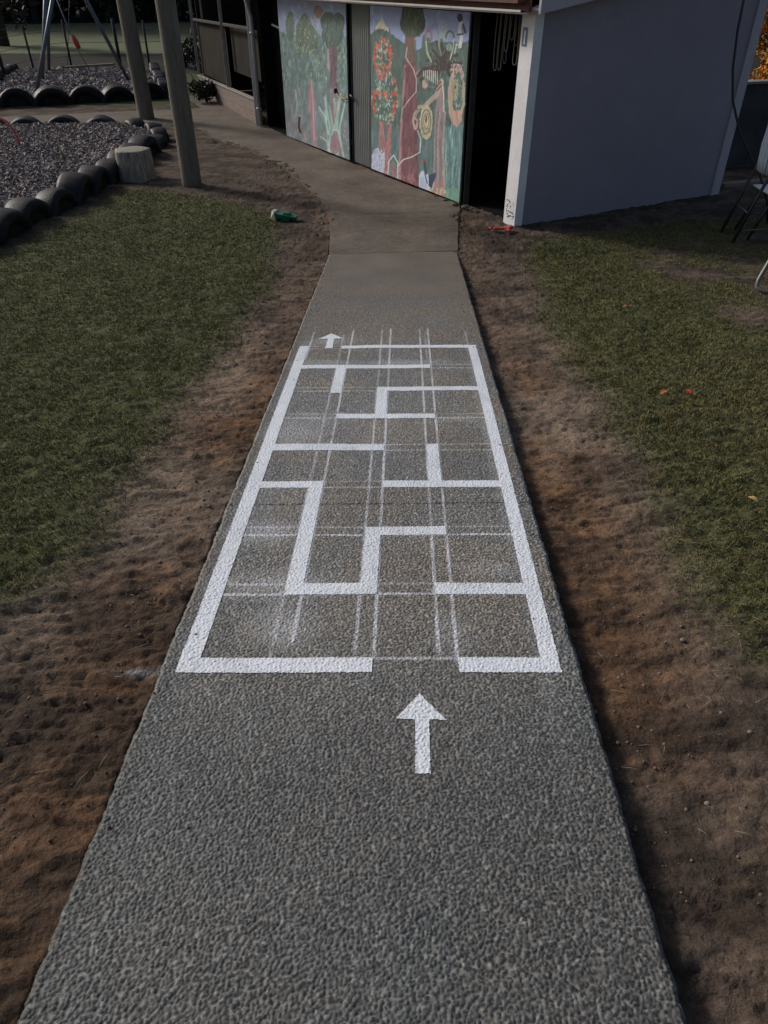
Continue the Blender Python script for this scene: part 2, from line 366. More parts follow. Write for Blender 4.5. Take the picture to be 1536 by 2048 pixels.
def build_path():
    ys = [.15]
    while ys[-1] < 7.80: ys.append(ys[-1]+max(.0025, .0011*ys[-1]))
    nt_ = len(ys); T = (np.array(ys)-.15)/(ys[-1]-.15)
    Uc = np.linspace(0, 1, 540)
    U, TT = np.meshgrid(Uc, T)
    yl = .15+(7.812-.15)*TT; yr = .15+(7.942-.15)*TT
    Y = yl*(1-U)+yr*U; xl = pleft(Y); xr = pright(Y)
    ew = (fbm(Y*16, Y*0+3, 5, 7, .7)-.5)*.014; ew2 = (fbm(Y*16, Y*0+9, 5, 17, .7)-.5)*.014
    X = xl+ew*(1-U)**6+(xr-xl)*U+ew2*U**6
    f1, f2, pid = worley(X+(fbm(X*25, Y*25, 2, 71)-.5)*.01, Y+(fbm(X*25, Y*25, 2, 72)-.5)*.01, .0096, 3, 1.0)
    h = np.clip(1-(f1/.60)**2, 0, 1)**.65*(.35+.65*pid)
    gap = ss(.02, .16, f2-f1); h = h*(.25+.75*gap)
    farfac = ss(7.8, 4.5, Y); A = .0040*(.35+.65*farfac)
    Z = zbase(Y)+h*A+(fbm(X*2.5, Y*2.5, 3, 33)-.5)*.008
    edge = np.minimum(U, 1-U)*1.33; Z -= .010*ss(.012, 0, edge)
    u, v = maze_uv(X, Y)
    jd = np.abs(v-(.318+.004*u)); groove = ss(.0016, .0006, jd); Z -= groove*.0035
    # colours
    r3 = (pid*7.31) % 1
    r4 = (pid*3.7) % 1; peb = np.stack([.030+.150*r3, .031+.143*r3+.004*r4, .031+.128*r3+.010*r4], -1)
    dk = (pid < .22)[..., None]; peb = np.where(dk, peb*.3, peb); lt = (pid > .93)[..., None]; peb = np.where(lt, peb*1.9, peb)
    mat_ = np.array([.252, .238, .208])*(.35+1.3*vnoise(X*150, Y*150, 97)[..., None])
    g3 = ss(.05, .35, h)[..., None]; col = mat_*(1-g3)+peb*g3
    big = fbm(X*2.2, Y*1.4, 4, 44); col *= ((.74+.55*big)*(1-.40*ss(1.9, 1.0, Y)*(.6+.8*big))*(1-.10*ss(4.4, 6.5, Y)))[..., None]  # near end of the path: lens vignette painted into the concrete colour
    n4 = fbm(X*3, Y*3, 4, 48)
    tint = ss(.42, .62, n4)[..., None]*.8*ss(1.0, 2.2, Y)[..., None]; col = col*(1-tint)+col*np.array([1.14, 1.0, .84])*tint; tb = ss(.5, .3, n4)[..., None]*ss(2.4, 1.2, Y)[..., None]; col = col*(1-tb)+col*np.array([.93, 1.0, 1.03])*tb
    dirt = np.clip(ss(4.3, 7.6, Y)*1.+.9*ss(.06, 0, edge)*ss(.35, .6, n4)*(U < .5), 0, 1)[..., None]*(1-.35*h[..., None])
    col = col*(1-dirt)+np.array([.140, .114, .090])*(.75+.5*n4[..., None])*dirt
    col *= (1-.2*groove)[..., None]
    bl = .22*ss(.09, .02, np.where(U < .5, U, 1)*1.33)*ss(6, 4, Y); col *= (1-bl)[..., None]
    # chalk guide lines and overspray
    fine = vnoise(X*240, Y*240, 81); coarse = fbm(X*7, Y*7, 3, 82)
    chalk = np.zeros(X.shape)
    def line(d, wdt, lo, hi, t, s):
        k = ss(wdt, wdt*.45, np.abs(d)); k = k*ss(lo-.015, lo+.01, t)*ss(hi+.02, hi-.005, t)
        return k*s*(.5+.5*ss(.28, .6, coarse))
    for uu, s, lo, hi in ((.235, .4, .02, 1.06), (.287, .85, .045, 1.09), (.460, .55, .03, 1.09), (.511, 1., .03, 1.10), (.684, .7, .03, 1.10), (.733, .9, .02, 1.10), (.055, .8, .9, 1.08), (.955, .35, .9, 1.08), (.715, .25, .9, 1.08)):
        chalk = np.maximum(chalk, line((u-uu)*1.23, .0080, lo, hi, v, min(1, s*1.3)))
    for vv, s in ((.0195, .45), (.1225, .9), (.141, .35), (.2435, .75), (.262, .3), (.3645, .45), (.382, .25), (.483, .5), (.503, .45), (.6045, .5), (.622, .35), (.727, .45), (.745, .35), (.847, .45), (.866, .35), (.971, .4), (.988, .4)):
        chalk = np.maximum(chalk, line((v-vv)*3.28, .0085, .05, .955, u, min(1, s*1.35)))
    chalk *= .35+.65*ss(.25, .6, fine*.6+h*.6)
    spray = np.zeros(X.shape)
    for cu, cv, ru, rv, s in ((.24, .07, .10, .035, .45), (.20, .14, .2, .03, .42), (.13, .25, .14, .03, .5), (.2, .33, .2, .06, .22), (.14, .55, .16, .07, .4), (.2, .6, .2, .05, .3), (.55, .88, .35, .02, .35), (.2, .88, .25, .02, .35), (.16, 1.02, .16, .03, .4), (.95, .5, .03, .5, .3), (.85, .6, .2, .02, .3), (.88, .17, .15, .02, .25), (.72, .06, .06, .04, .25), (.4, .19, .2, .07, .1), (.5, .5, .6, .6, .13), (.03, .6, .08, .5, .12)):
        spray = np.maximum(spray, s*np.exp(-((u-cu)/ru)**2-((v-cv)/rv)**2))
    spray *= ss(.05, .65, .55*fine+.45*h)*(.5+.9*coarse)
    wm = np.clip(chalk*.95+spray*1.05, 0, .92)[..., None]; col = col*(1-wm)+np.array([.70, .72, .76])*wm
    n, m = X.shape
    V = np.stack([X, Y, Z], -1).reshape(-1, 3); I = np.arange(n*m).reshape(n, m)
    quad = np.stack([I[:-1, :-1], I[:-1, 1:], I[1:, 1:], I[1:, :-1]], -1)
    # skirt
    rim = np.concatenate([I[0, :], I[1:, -1], I[-1, -2::-1], I[-2:0:-1, 0]])
    SV = V[rim].copy(); SV[:, 2] -= .11; k = len(rim); base = n*m+np.arange(k)
    sk = np.stack([rim, base, np.roll(base, -1), np.roll(rim, -1)], -1)
    cc = col.reshape(-1, 3); cc2 = np.concatenate([cc, np.tile([.17, .145, .12], (k, 1))])
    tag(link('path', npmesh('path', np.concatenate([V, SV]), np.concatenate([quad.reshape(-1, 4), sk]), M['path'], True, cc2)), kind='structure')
    # paint: sheets lying on the pebbles
    jx = (vnoise(X*300, Y*300, 90)-.5)*.0028/1.22; jy = (vnoise(X*300, Y*300, 91)-.5)*.0028/3.28
    fu = (u+jx); fv = (v+jy)
    fu = (fu[:-1, :-1]+fu[1:, 1:])/2; fv = (fv[:-1, :-1]+fv[1:, 1:])/2
    hh = np.maximum(h*.92, .40*h+.12)
    PZ = zbase(Y)+hh*A+.0013+(fbm(X*2.5, Y*2.5, 3, 33)-.5)*.008+.0007
    PV = np.stack([X, Y, PZ], -1).reshape(-1, 3)
    pc = np.array([.79, .82, .86])*(.93+.1*fbm(X*5, Y*5, 3, 95)[..., None])*(.80+.20*ss(.0, .25, h+.25*vnoise(X*130, Y*130, 98))[..., None])*(1-.10*ss(.55, .8, fbm(X*6, Y*6, 4, 99))[..., None]); pc = pc.reshape(-1, 3)
    def sheet(name, mask):
        q = quad[mask]; ids, inv = np.unique(q, return_inverse=True)
        return link(name, npmesh(name, PV[ids], inv.reshape(-1, 4), M['paint'], True, pc[ids]))
    mz = np.zeros(fu.shape, bool)
    for a, b, c, d in BARS: mz |= (fu >= a) & (fu <= b) & (fv >= c) & (fv <= d)
    tag(sheet('painted_maze', mz), 'white painted line maze of bars on the pebbled concrete path', 'maze')
    tag(sheet('painted_arrow', inpoly(fu, fv, ARROW1)), 'large white painted arrow pointing into the maze from the near end', 'arrow', 'painted arrows on the path')
    tag(sheet('painted_arrow', inpoly(fu, fv, ARROW2)), 'small white painted arrow leaving the maze at its far left corner', 'arrow', 'painted arrows on the path')
build_path()
def poly_slab(name, P, z, th, mat):
    n = len(P); mb = MB(); mb.v = [(x, y, z) for x, y in P]+[(x, y, z-th) for x, y in P]
    mb.f = [tuple(range(n))]+[(i, i+n, (i+1) % n+n, (i+1) % n) for i in range(n)]; mb.sm = [False]*len(mb.f)
    o = mb.build(name, mat); return o
def dense(P, d=.12, j=.012):
    out = []
    for i in range(len(P)):
        a = np.array(P[i]); b = np.array(P[(i+1) % len(P)]); L = np.linalg.norm(b-a); k = max(1, int(L/d))
        for t in range(k):
            q = a+(b-a)*t/k
            if t: q = q+RNG.uniform(-j, j, 2)
            out.append(tuple(q))
    return out
def ccw(P):
    A = sum(P[i][0]*P[(i+1) % len(P)][1]-P[(i+1) % len(P)][0]*P[i][1] for i in range(len(P))); return P if A > 0 else P[::-1]
tag(poly_slab('path', ccw(dense(SLAB1, .12, .005)), .004, .1, M['slab']), kind='structure')
tag(poly_slab('path', ccw(dense(SLAB2)), .003, .1, M['slab']), kind='structure')

# ------------------------------------------------------------------ grass
def blades(P, N, hmin, hmax, wfun, colf, lean=.7):
    n = len(P); a = RNG.uniform(0, 6.283, n); h = RNG.uniform(hmin, hmax, n)*(.6+.8*fbm(P[:, 0]*4, P[:, 1]*4, 2, 77)); h = h*np.where(RNG.random(n) < .04, 1.9, 1); w_ = wfun(P)
    dx = np.cos(a); dy = np.sin(a); la = RNG.uniform(.15, lean, n)*h*1.3; ld = RNG.uniform(0, 6.283, n); lx = np.cos(ld)*la; ly = np.sin(ld)*la
    V = np.zeros((n, 5, 3)); z = P[:, 2]
    V[:, 0] = np.stack([P[:, 0]-dx*w_, P[:, 1]-dy*w_, z-.004], -1); V[:, 1] = np.stack([P[:, 0]+dx*w_, P[:, 1]+dy*w_, z-.004], -1)
    V[:, 2] = np.stack([P[:, 0]-dx*w_*.7+lx*.4, P[:, 1]-dy*w_*.7+ly*.4, z+h*.6], -1); V[:, 3] = np.stack([P[:, 0]+dx*w_*.7+lx*.4, P[:, 1]+dy*w_*.7+ly*.4, z+h*.6], -1)
    V[:, 4] = np.stack([P[:, 0]+lx*1.2, P[:, 1]+ly*1.2, z+h*.85], -1)
    b = np.arange(n)*5; F = np.concatenate([np.stack([b, b+1, b+3], -1), np.stack([b, b+3, b+2], -1), np.stack([b+2, b+3, b+4], -1)])
    col = np.repeat(colf(P, n), 5, 0).reshape(n, 5, 3)*np.array([.9, .9, 1, 1, 1.1])[None, :, None]
    return V.reshape(-1, 3), F, col.reshape(-1, 3)
def gcol(P, n):
    r = RNG.random(n); t = fbm(P[:, 0]*1.6, P[:, 1]*1.6, 3, 55)[:, None]
    c = np.array([.125, .140, .042])*(1-t)+np.array([.215, .190, .070])*t
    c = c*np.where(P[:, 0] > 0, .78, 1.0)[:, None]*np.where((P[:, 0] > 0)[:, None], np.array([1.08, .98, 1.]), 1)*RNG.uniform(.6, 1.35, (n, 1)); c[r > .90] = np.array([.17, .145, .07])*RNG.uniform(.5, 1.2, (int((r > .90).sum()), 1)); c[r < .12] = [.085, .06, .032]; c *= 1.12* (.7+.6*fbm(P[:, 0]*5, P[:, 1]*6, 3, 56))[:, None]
    return c
def scatter(name, bx, dens, dmax, label):
    x0, x1, y0, y1 = bx; n = int((x1-x0)*(y1-y0)*dens)
    x = RNG.uniform(x0, x1, n); y = RNG.uniform(y0, y1, n); d = np.hypot(x, y)
    vis = np.abs(x) < .62*(y+.9)+.35
    keep = lawnmask(x+RNG.normal(0, .085, n), y+RNG.normal(0, .085, n)) & (RNG.random(n) < np.clip((3.4/np.maximum(d, 1))**1.35, 0, 1)*np.where(vis, 1, .12)) & ~((x > pleft(y)-.03) & (x < pright(y)+.03) & (y < 8)); x = x[keep]; y = y[keep]
    # clumps
    cl = fbm(x*13, y*13, 3, 66); k = cl > RNG.uniform(.2, .5, len(x)); x = x[k]; y = y[k]
    # sparse strands outside the edge
    m2 = int(n*.012); xs = RNG.uniform(x0, x1, m2); ys2 = RNG.uniform(y0, y1, m2)
    near = lawnmask(xs+RNG.normal(0, .12, m2), ys2+RNG.normal(0, .12, m2)) & ~((xs > pleft(ys2)-.05) & (xs < pright(ys2)+.05)) & (np.abs(xs) < .62*(ys2+.9)+.35) & ~inpoly(xs, ys2, SLAB1) & ~inpoly(xs, ys2, SLAB2)
    x = np.concatenate([x, xs[near]]); y = np.concatenate([y, ys2[near]])
    z = ground_z(x, y); P = np.stack([x, y, z], -1)
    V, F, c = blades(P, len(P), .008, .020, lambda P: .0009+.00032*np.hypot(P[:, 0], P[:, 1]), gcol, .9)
    tag(link(name, npmesh(name, V, F, M['grass'], True, c)), label, 'grass', None, 'stuff')
scatter('grass', (-6.5, -.85, .3, 10.9), 15000, 9, 'short green turf of the lawn left of the path')
scatter('grass', (.9, 6.5, .3, 9.4), 15000, 9, 'short patchy turf of the lawn right of the path')

# straw bits lying on the soil, one loose litter
def litter():
    mb = MB(); ok = 0
    while ok < 520:
        y = random.uniform(.9, 7.5); sd_ = random.choice((-1, 1)); off = random.uniform(.05, .75)
        x = (float(pright(y))+off) if sd_ > 0 else (float(pleft(y))-off)
        if random.random() < .35 and off < .3: continue
        z = float(ground_z(np.array([x]), np.array([y]))[0])+.006; a = random.uniform(0, 3.14); L = random.uniform(.008, .035)
        p = Vector((x, y, z)); d = Vector((math.cos(a), math.sin(a), 0))*L; mb.tube([p-d, p+Vector((0, 0, .006)), p+d], random.uniform(.0005, .0009), 4); ok += 1
    tag(mb.build('straw_litter', M['straw']), 'dry straw strands scattered on the bare soil beside the path', 'straw', None, 'stuff')
litter()
def blob(mb, c, r, sq=(1, 1, .6), n=7, m=5):
    prof = []; c = Vector(c); a0 = random.uniform(0, 6)
    vv = []; ff = []
    for i in range(m+1):
        ph = -math.pi/2+math.pi*i/m
        for k in range(n):
            a = a0+2*math.pi*k/n; q = r*random.uniform(.82, 1.15); vv.append(c+Vector((math.cos(a)*math.cos(ph)*sq[0], math.sin(a)*math.cos(ph)*sq[1], math.sin(ph)*sq[2]))*q)
    ff = [(i*n+k, i*n+(k+1) % n, (i+1)*n+(k+1) % n, (i+1)*n+k) for i in range(m) for k in range(n)]
    mb.add(vv, ff, True)
def grit():
    mb = MB()
    for _ in range(2600):
        y = random.uniform(.8, 9.3); sd_ = random.choice((-1, 1)); off = abs(random.gauss(0, .35))+.02
        x = (float(pright(min(y, 7.9)))+off) if sd_ > 0 else (float(pleft(min(y, 7.9)))-off)
        if y > 7.8 and -.9 < x < 1.05: continue
        z = float(ground_z(np.array([x]), np.array([y]))[0]); r = random.choice((.0018, .0025, .003, .004, .006))*random.uniform(.7, 1.2)
        blob(mb, (x, y, z+r*.2), r, (1, 1, .7), 6, 4)
    tag(mb.build('soil_crumbs', M['clod']), 'loose crumbs of dry soil strewn beside the path', 'soil crumbs', None, 'stuff')
grit()
def path_debris():
    mb = MB()
    for _ in range(420):
        y = random.uniform(.9, 7.6) if random.random() < .6 else random.uniform(5.5, 7.7); sd_ = random.random() < .5; off = abs(random.expovariate(14))
        x = (float(pright(y))-off-.01) if sd_ else (float(pleft(y))+off+.01)
        if off > .5: continue
        blob(mb, (x, y, float(zbase(y))+.004), random.choice((.0016, .002, .003, .0045))*random.uniform(.7, 1.2), (1, 1, .7), 6, 4)
    tag(mb.build('path_crumbs', M['clod']), 'crumbs of soil kicked onto the edges of the concrete path', 'soil crumbs', None, 'stuff')
path_debris()
def gz(x, y): return float(ground_z(np.array([float(x)]), np.array([float(y)]))[0])
# pale pebbles one can pick out
for i, (x, y, r, lb) in enumerate([(-.86, 4.9, .012, 'pale pebble on the soil left of the path, nearest the maze arrow'), (-.83, 6.0, .011, 'small pale pebble on the left soil strip halfway to the shed'), (-.93, 6.55, .012, 'pale pebble on the left soil strip just before the far path joint'),
                                   (1.02, 1.72, .009, 'pale round stone on the orange soil right of the near maze corner'), (.86, 1.08, .008, 'flat pale stone in the gully at the right edge of the path'), (1.06, 1.30, .007, 'tiny white pebble on the brown soil in the lower right')]):
    mb = MB(); blob(mb, (0, 0, r*.3), r, (1.1, .9, .6), 9, 6); o = tag(mb.build('pebble', M['stone']), lb, 'pebble', 'pale pebbles beside the path'); o.location = (x, y, gz(x, y))
# fallen leaves
def leaf(x, y, mt, lb, s=.03, rz=0):
    vv = []; ff = []; n = 9; top = []; pts = []
    for i in range(n):
        t = i/(n-1); wd = s*.42*math.sin(math.pi*t)**.7*(1+.12*(i % 2)); px = s*(t-.5)*2*.9; cz = .25*s*math.sin(math.pi*t)
        pts += [(px, -wd, cz+wd*.35), (px, 0, cz), (px, wd, cz+wd*.5)]
    for i in range(n-1):
        a = i*3; ff += [(a, a+3, a+4, a+1), (a+1, a+4, a+5, a+2)]
    k = len(pts); pts2 = [(p[0], p[1], p[2]-.0008) for p in pts]; mb = MB(); mb.add(pts+pts2, ff+[tuple(j+k for j in f)[::-1] for f in ff], True)
    mb.tube([(s*.85, 0, .003), (s*1.3, .002, .006)], .0008, 5)
    o = tag(mb.build('fallen_leaf', mt), lb, 'leaf', 'fallen leaves on the right lawn'); o.location = (x, y, gz(x, y)+.024); o.rotation_euler = (random.uniform(-.3, .3), random.uniform(-.3, .3), rz)
leaf(1.66, 3.87, M['leaf_o'], 'curled orange leaf on the right lawn beside the red one', .034, .5)
leaf(1.80, 3.86, M['leaf_r'], 'bright red leaf on the right lawn beside the orange one', .032, 1.8)
leaf(1.63, 2.60, M['leaf_y'], 'yellow dry leaf at the right edge of the lawn', .028, 2.2)
leaf(1.95, 5.66, M['leaf_o'], 'pale brown leaf on the right lawn farthest from the path start', .034, .2)

# ------------------------------------------------------------------ shed building
N_ = Vector((1.016, 9.906, 0)); E_ = Vector((-.501, .865, 0)).normalized(); OUT = Vector((-E_.y, E_.x, 0)); OUT = Vector((-.865, -.501, 0)).normalized()
CN = Vector((1.548, 8.945, 0)); UU = Vector((.885, .465, 0)).normalized(); FR = Vector((.465, -.885, 0)).normalized()   # front wall runs along UU, faces FR
def W(s, o=0, z=0): return N_+E_*s+OUT*o+Vector((0, 0, z))        # along the side wall, o outwards
def Fp(u, o=0, z=0): return CN+UU*u+FR*o+Vector((0, 0, z))
shed = tag(empty('shed', tuple(CN)), 'grey and white shed with open dark doorway and painted mural side', 'shed')
def part(mb, name, mat, parent=None):
    o = mb.build(name, mat, parent or shed)
    if (parent or shed) is shed: o.matrix_parent_inverse = Matrix.Translation(-CN)
    return o
def wallbox(a, b, z0, z1, th, bev=.004):
    mb = MB(); d = (b-a).normalized(); mb.beam((a.x, a.y, (z0+z1)/2), (b.x, b.y, (z0+z1)/2), th, z1-z0, bev); return mb
RISE = math.tan(R(9))
# front wall (grey sheet) as prism following the roof slope
def prism(pts_front, depth_vec):
    mb = MB(); n = len(pts_front); v = [Vector(p) for p in pts_front]; v2 = [p+depth_vec for p in v]
    mb.add(v+v2, [tuple(range(n)), tuple(range(2*n-1, n-1, -1))]+[(i, i+n, (i+1) % n+n, (i+1) % n) for i in range(n)]); return mb
part(prism([Fp(.10, -.012, -.12), Fp(3.36, -.012, -.12), Fp(3.36, -.012, 2.16+3.3*RISE), Fp(.10, -.012, 2.16)], FR*-.08), 'front_wall', M['wall'])
part(prism([Fp(.0, .0, -.1), Fp(.105, .0, -.1), Fp(.105, .0, 2.14), Fp(.0, .0, 2.14)], FR*-.03), 'corner_trim', M['trim'])
part(prism([Fp(3.25, .012, -.05), Fp(3.40, .012, -.05), Fp(3.40, .012, 2.75), Fp(3.25, .012, 2.75)], FR*-.03), 'end_trim', M['trim'])
def rope_hang(): pass
# white pillar at the corner, faces left
PW = .235
post = MB(); D_ = (Vector((1.448, 9.157, 0))-CN).normalized()
def Pp(s, o, z): return CN+D_*s+Vector((D_.y*-1, D_.x, 0))*o+Vector((0, 0, z))
post = prism([Pp(0.0, .002, -.1), Pp(PW, .002, -.1), Pp(PW, .002, 2.12), Pp(0, .002, 2.12)], Vector((D_.y, -D_.x, 0))*.11)
pil = part(post, 'corner_pillar', M['white'])
sgn = Vector((D_.y*-1, D_.x, 0))
mb = prism([Pp(.11, .006, 1.78), Pp(.20, .006, 1.78), Pp(.20, .006, 1.95), Pp(.11, .006, 1.95)], sgn*-.003); part(mb, 'sticker', M['sticker'])
mb = prism([Pp(.14, .0095, 1.80), Pp(.165, .0095, 1.80), Pp(.165, .0095, 1.92), Pp(.14, .0095, 1.92)], sgn*-.003); part(mb, 'sticker_figure', M['white'])
# splashed dirt at the pillar foot: small dabs of dried mud
mud = MB()
for _ in range(46):
    z = abs(random.gauss(0, .1))+.05; s = random.uniform(.02, .21); blob(mud, Pp(s, .003, z), random.uniform(.002, .009), (1, 1, 1), 6, 4)
part(mud, 'mud_splash', M['dark'])['kind'] = 'stuff'
# interior: closed dark room
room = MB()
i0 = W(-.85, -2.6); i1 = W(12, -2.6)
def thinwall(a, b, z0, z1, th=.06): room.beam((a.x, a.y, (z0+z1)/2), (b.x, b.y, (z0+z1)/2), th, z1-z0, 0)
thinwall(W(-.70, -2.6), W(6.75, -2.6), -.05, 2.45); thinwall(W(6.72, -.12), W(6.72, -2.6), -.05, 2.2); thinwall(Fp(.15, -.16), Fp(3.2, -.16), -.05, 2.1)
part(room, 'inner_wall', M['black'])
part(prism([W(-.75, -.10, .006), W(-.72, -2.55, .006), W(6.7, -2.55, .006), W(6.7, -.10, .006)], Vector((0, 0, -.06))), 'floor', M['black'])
# side wall dark structure: lintel, posts
mb = MB()
mb.beam(W(-.90, -.03, 2.16), W(6.75, -.03, 2.16), .08, .2, .003)
mb.beam(W(-.015, -.04, -.05), W(-.015, -.04, 2.06), .07, .07, .003, up=(1, 0, 0))
part(mb, 'door_frame', M['dark'])
for js, jw in ((2.39, .07), (2.985, .10), (5.53, .06)):
    mb = MB(); mb.beam(W(js, -.02, -.05), W(js, -.02, 2.06), jw, .055, .003, up=(1, 0, 0)); part(mb, 'door_jamb', M['dark'])
pass
part(wallbox(W(5.56, -.35), W(6.62, -.35), -.05, 2.1, .04), 'recess_panel', M['black'])
# --- mural canvases
class Canvas:
    def __init__(s, w, h, quad):
        s.w = w; s.h = h; a = np.linspace(0, 1, w); b = np.linspace(0, 1, h); s.A, s.B = np.meshgrid(a, b)   # B: 0 bottom
        TLc, TRc, BRc, BLc = quad
        src = np.array([(0, 1), (1, 1), (1, 0), (0, 0)], float); dst = np.array([TLc, TRc, BRc, BLc], float)
        Mx = []; r = []
        for (x, y), (X, Y) in zip(src, dst):
            Mx.append([x, y, 1, 0, 0, 0, -X*x, -X*y]); r.append(X); Mx.append([0, 0, 0, x, y, 1, -Y*x, -Y*y]); r.append(Y)
        q = np.linalg.solve(np.array(Mx), np.array(r)); D = q[6]*s.A+q[7]*s.B+1
        s.X = (q[0]*s.A+q[1]*s.B+q[2])/D; s.Y = (q[3]*s.A+q[4]*s.B+q[5])/D
        s.c = np.zeros((h, w, 3)); s.n = fbm(s.X*.06, s.Y*.012, 3, 5)
        s.WX = s.X+(fbm(s.X*.03, s.Y*.03, 2, 9)-.5)*14; s.WY = s.Y+(fbm(s.X*.03, s.Y*.03, 2, 19)-.5)*14
    def put(s, m, col, a=1.):
        m = np.clip(m, 0, 1)*a; m = m[..., None]; c = np.array(col, float)*(.86+.28*s.n[..., None]); s.c = s.c*(1-m)+c*m
    def poly(s, P, col, a=1.): s.put(inpoly(s.WX, s.WY, P).astype(float), col, a)
    def ell(s, cx, cy, rx, ry, col, a=1.): s.put((((s.WX-cx)/rx)**2+((s.WY-cy)/ry)**2 < 1).astype(float), col, a)
    def ring(s, cx, cy, rx, ry, wd, col, a0=0, a1=360):
        P = [(cx+rx*math.cos(R(t)), cy+ry*math.sin(R(t))) for t in np.linspace(a0, a1, 26)]; s.stroke(P, wd, col)
    def stroke(s, P, wd, col, a=1.):
        d = np.full(s.X.shape, 1e9)
        for (x1, y1), (x2, y2) in zip(P[:-1], P[1:]):
            L = (x2-x1)**2+(y2-y1)**2+1e-9; t = np.clip(((s.X-x1)*(x2-x1)+(s.Y-y1)*(y2-y1))/L, 0, 1); d = np.minimum(d, np.hypot(s.X-x1-t*(x2-x1), s.Y-y1-t*(y2-y1)))
        s.put(ss(wd*.62, wd*.38, d), col, a)
    def dabs(s, n, box, cols, r, fn=None, el=1.6):
        x0, x1, y0, y1 = box
        for _ in range(n):
            x = random.uniform(x0, x1); y = random.uniform(y0, y1)
            if fn and not fn(x, y): continue
            s.stroke([(x, y-r*el*random.random()), (x+random.uniform(-r, r)*.6, y+r*el*random.random())], r*random.uniform(.7, 1.5), random.choice(cols), random.uniform(.5, .95))
    def mesh(s, name, P3, depth, gain, mat):
        V = np.zeros((s.h, s.w, 3)); a = s.A[..., None]; b = s.B[..., None]
        p00, p10, p11, p01 = [np.array(p) for p in P3]   # bottom-left, bottom-right, top-right, top-left
        V = p00*(1-a)*(1-b)+p10*a*(1-b)+p11*a*b+p01*(1-a)*b
        V = V.reshape(-1, 3); I = np.arange(s.h*s.w).reshape(s.h, s.w); q = np.stack([I[:-1, :-1], I[:-1, 1:], I[1:, 1:], I[1:, :-1]], -1).reshape(-1, 4)
        rim = np.concatenate([I[0, :], I[1:, -1], I[-1, -2::-1], I[-2:0:-1, 0]]); SV = V[rim]-np.array(depth); k = len(rim); ba = len(V)+np.arange(k)
        sk = np.stack([rim, ba, np.roll(ba, -1), np.roll(rim, -1)], -1)
        col = lin(np.clip(s.c, 0, 255)).reshape(-1, 3)*gain; col = np.clip(col*.74+col.mean(1, keepdims=True)*.26, 0, .85); col = np.concatenate([col, np.tile([.05, .05, .05], (k, 1))])
        return npmesh(name, np.concatenate([V, SV]), np.concatenate([q, sk]), mat, False, col)
MURAL_GAIN = 2.0
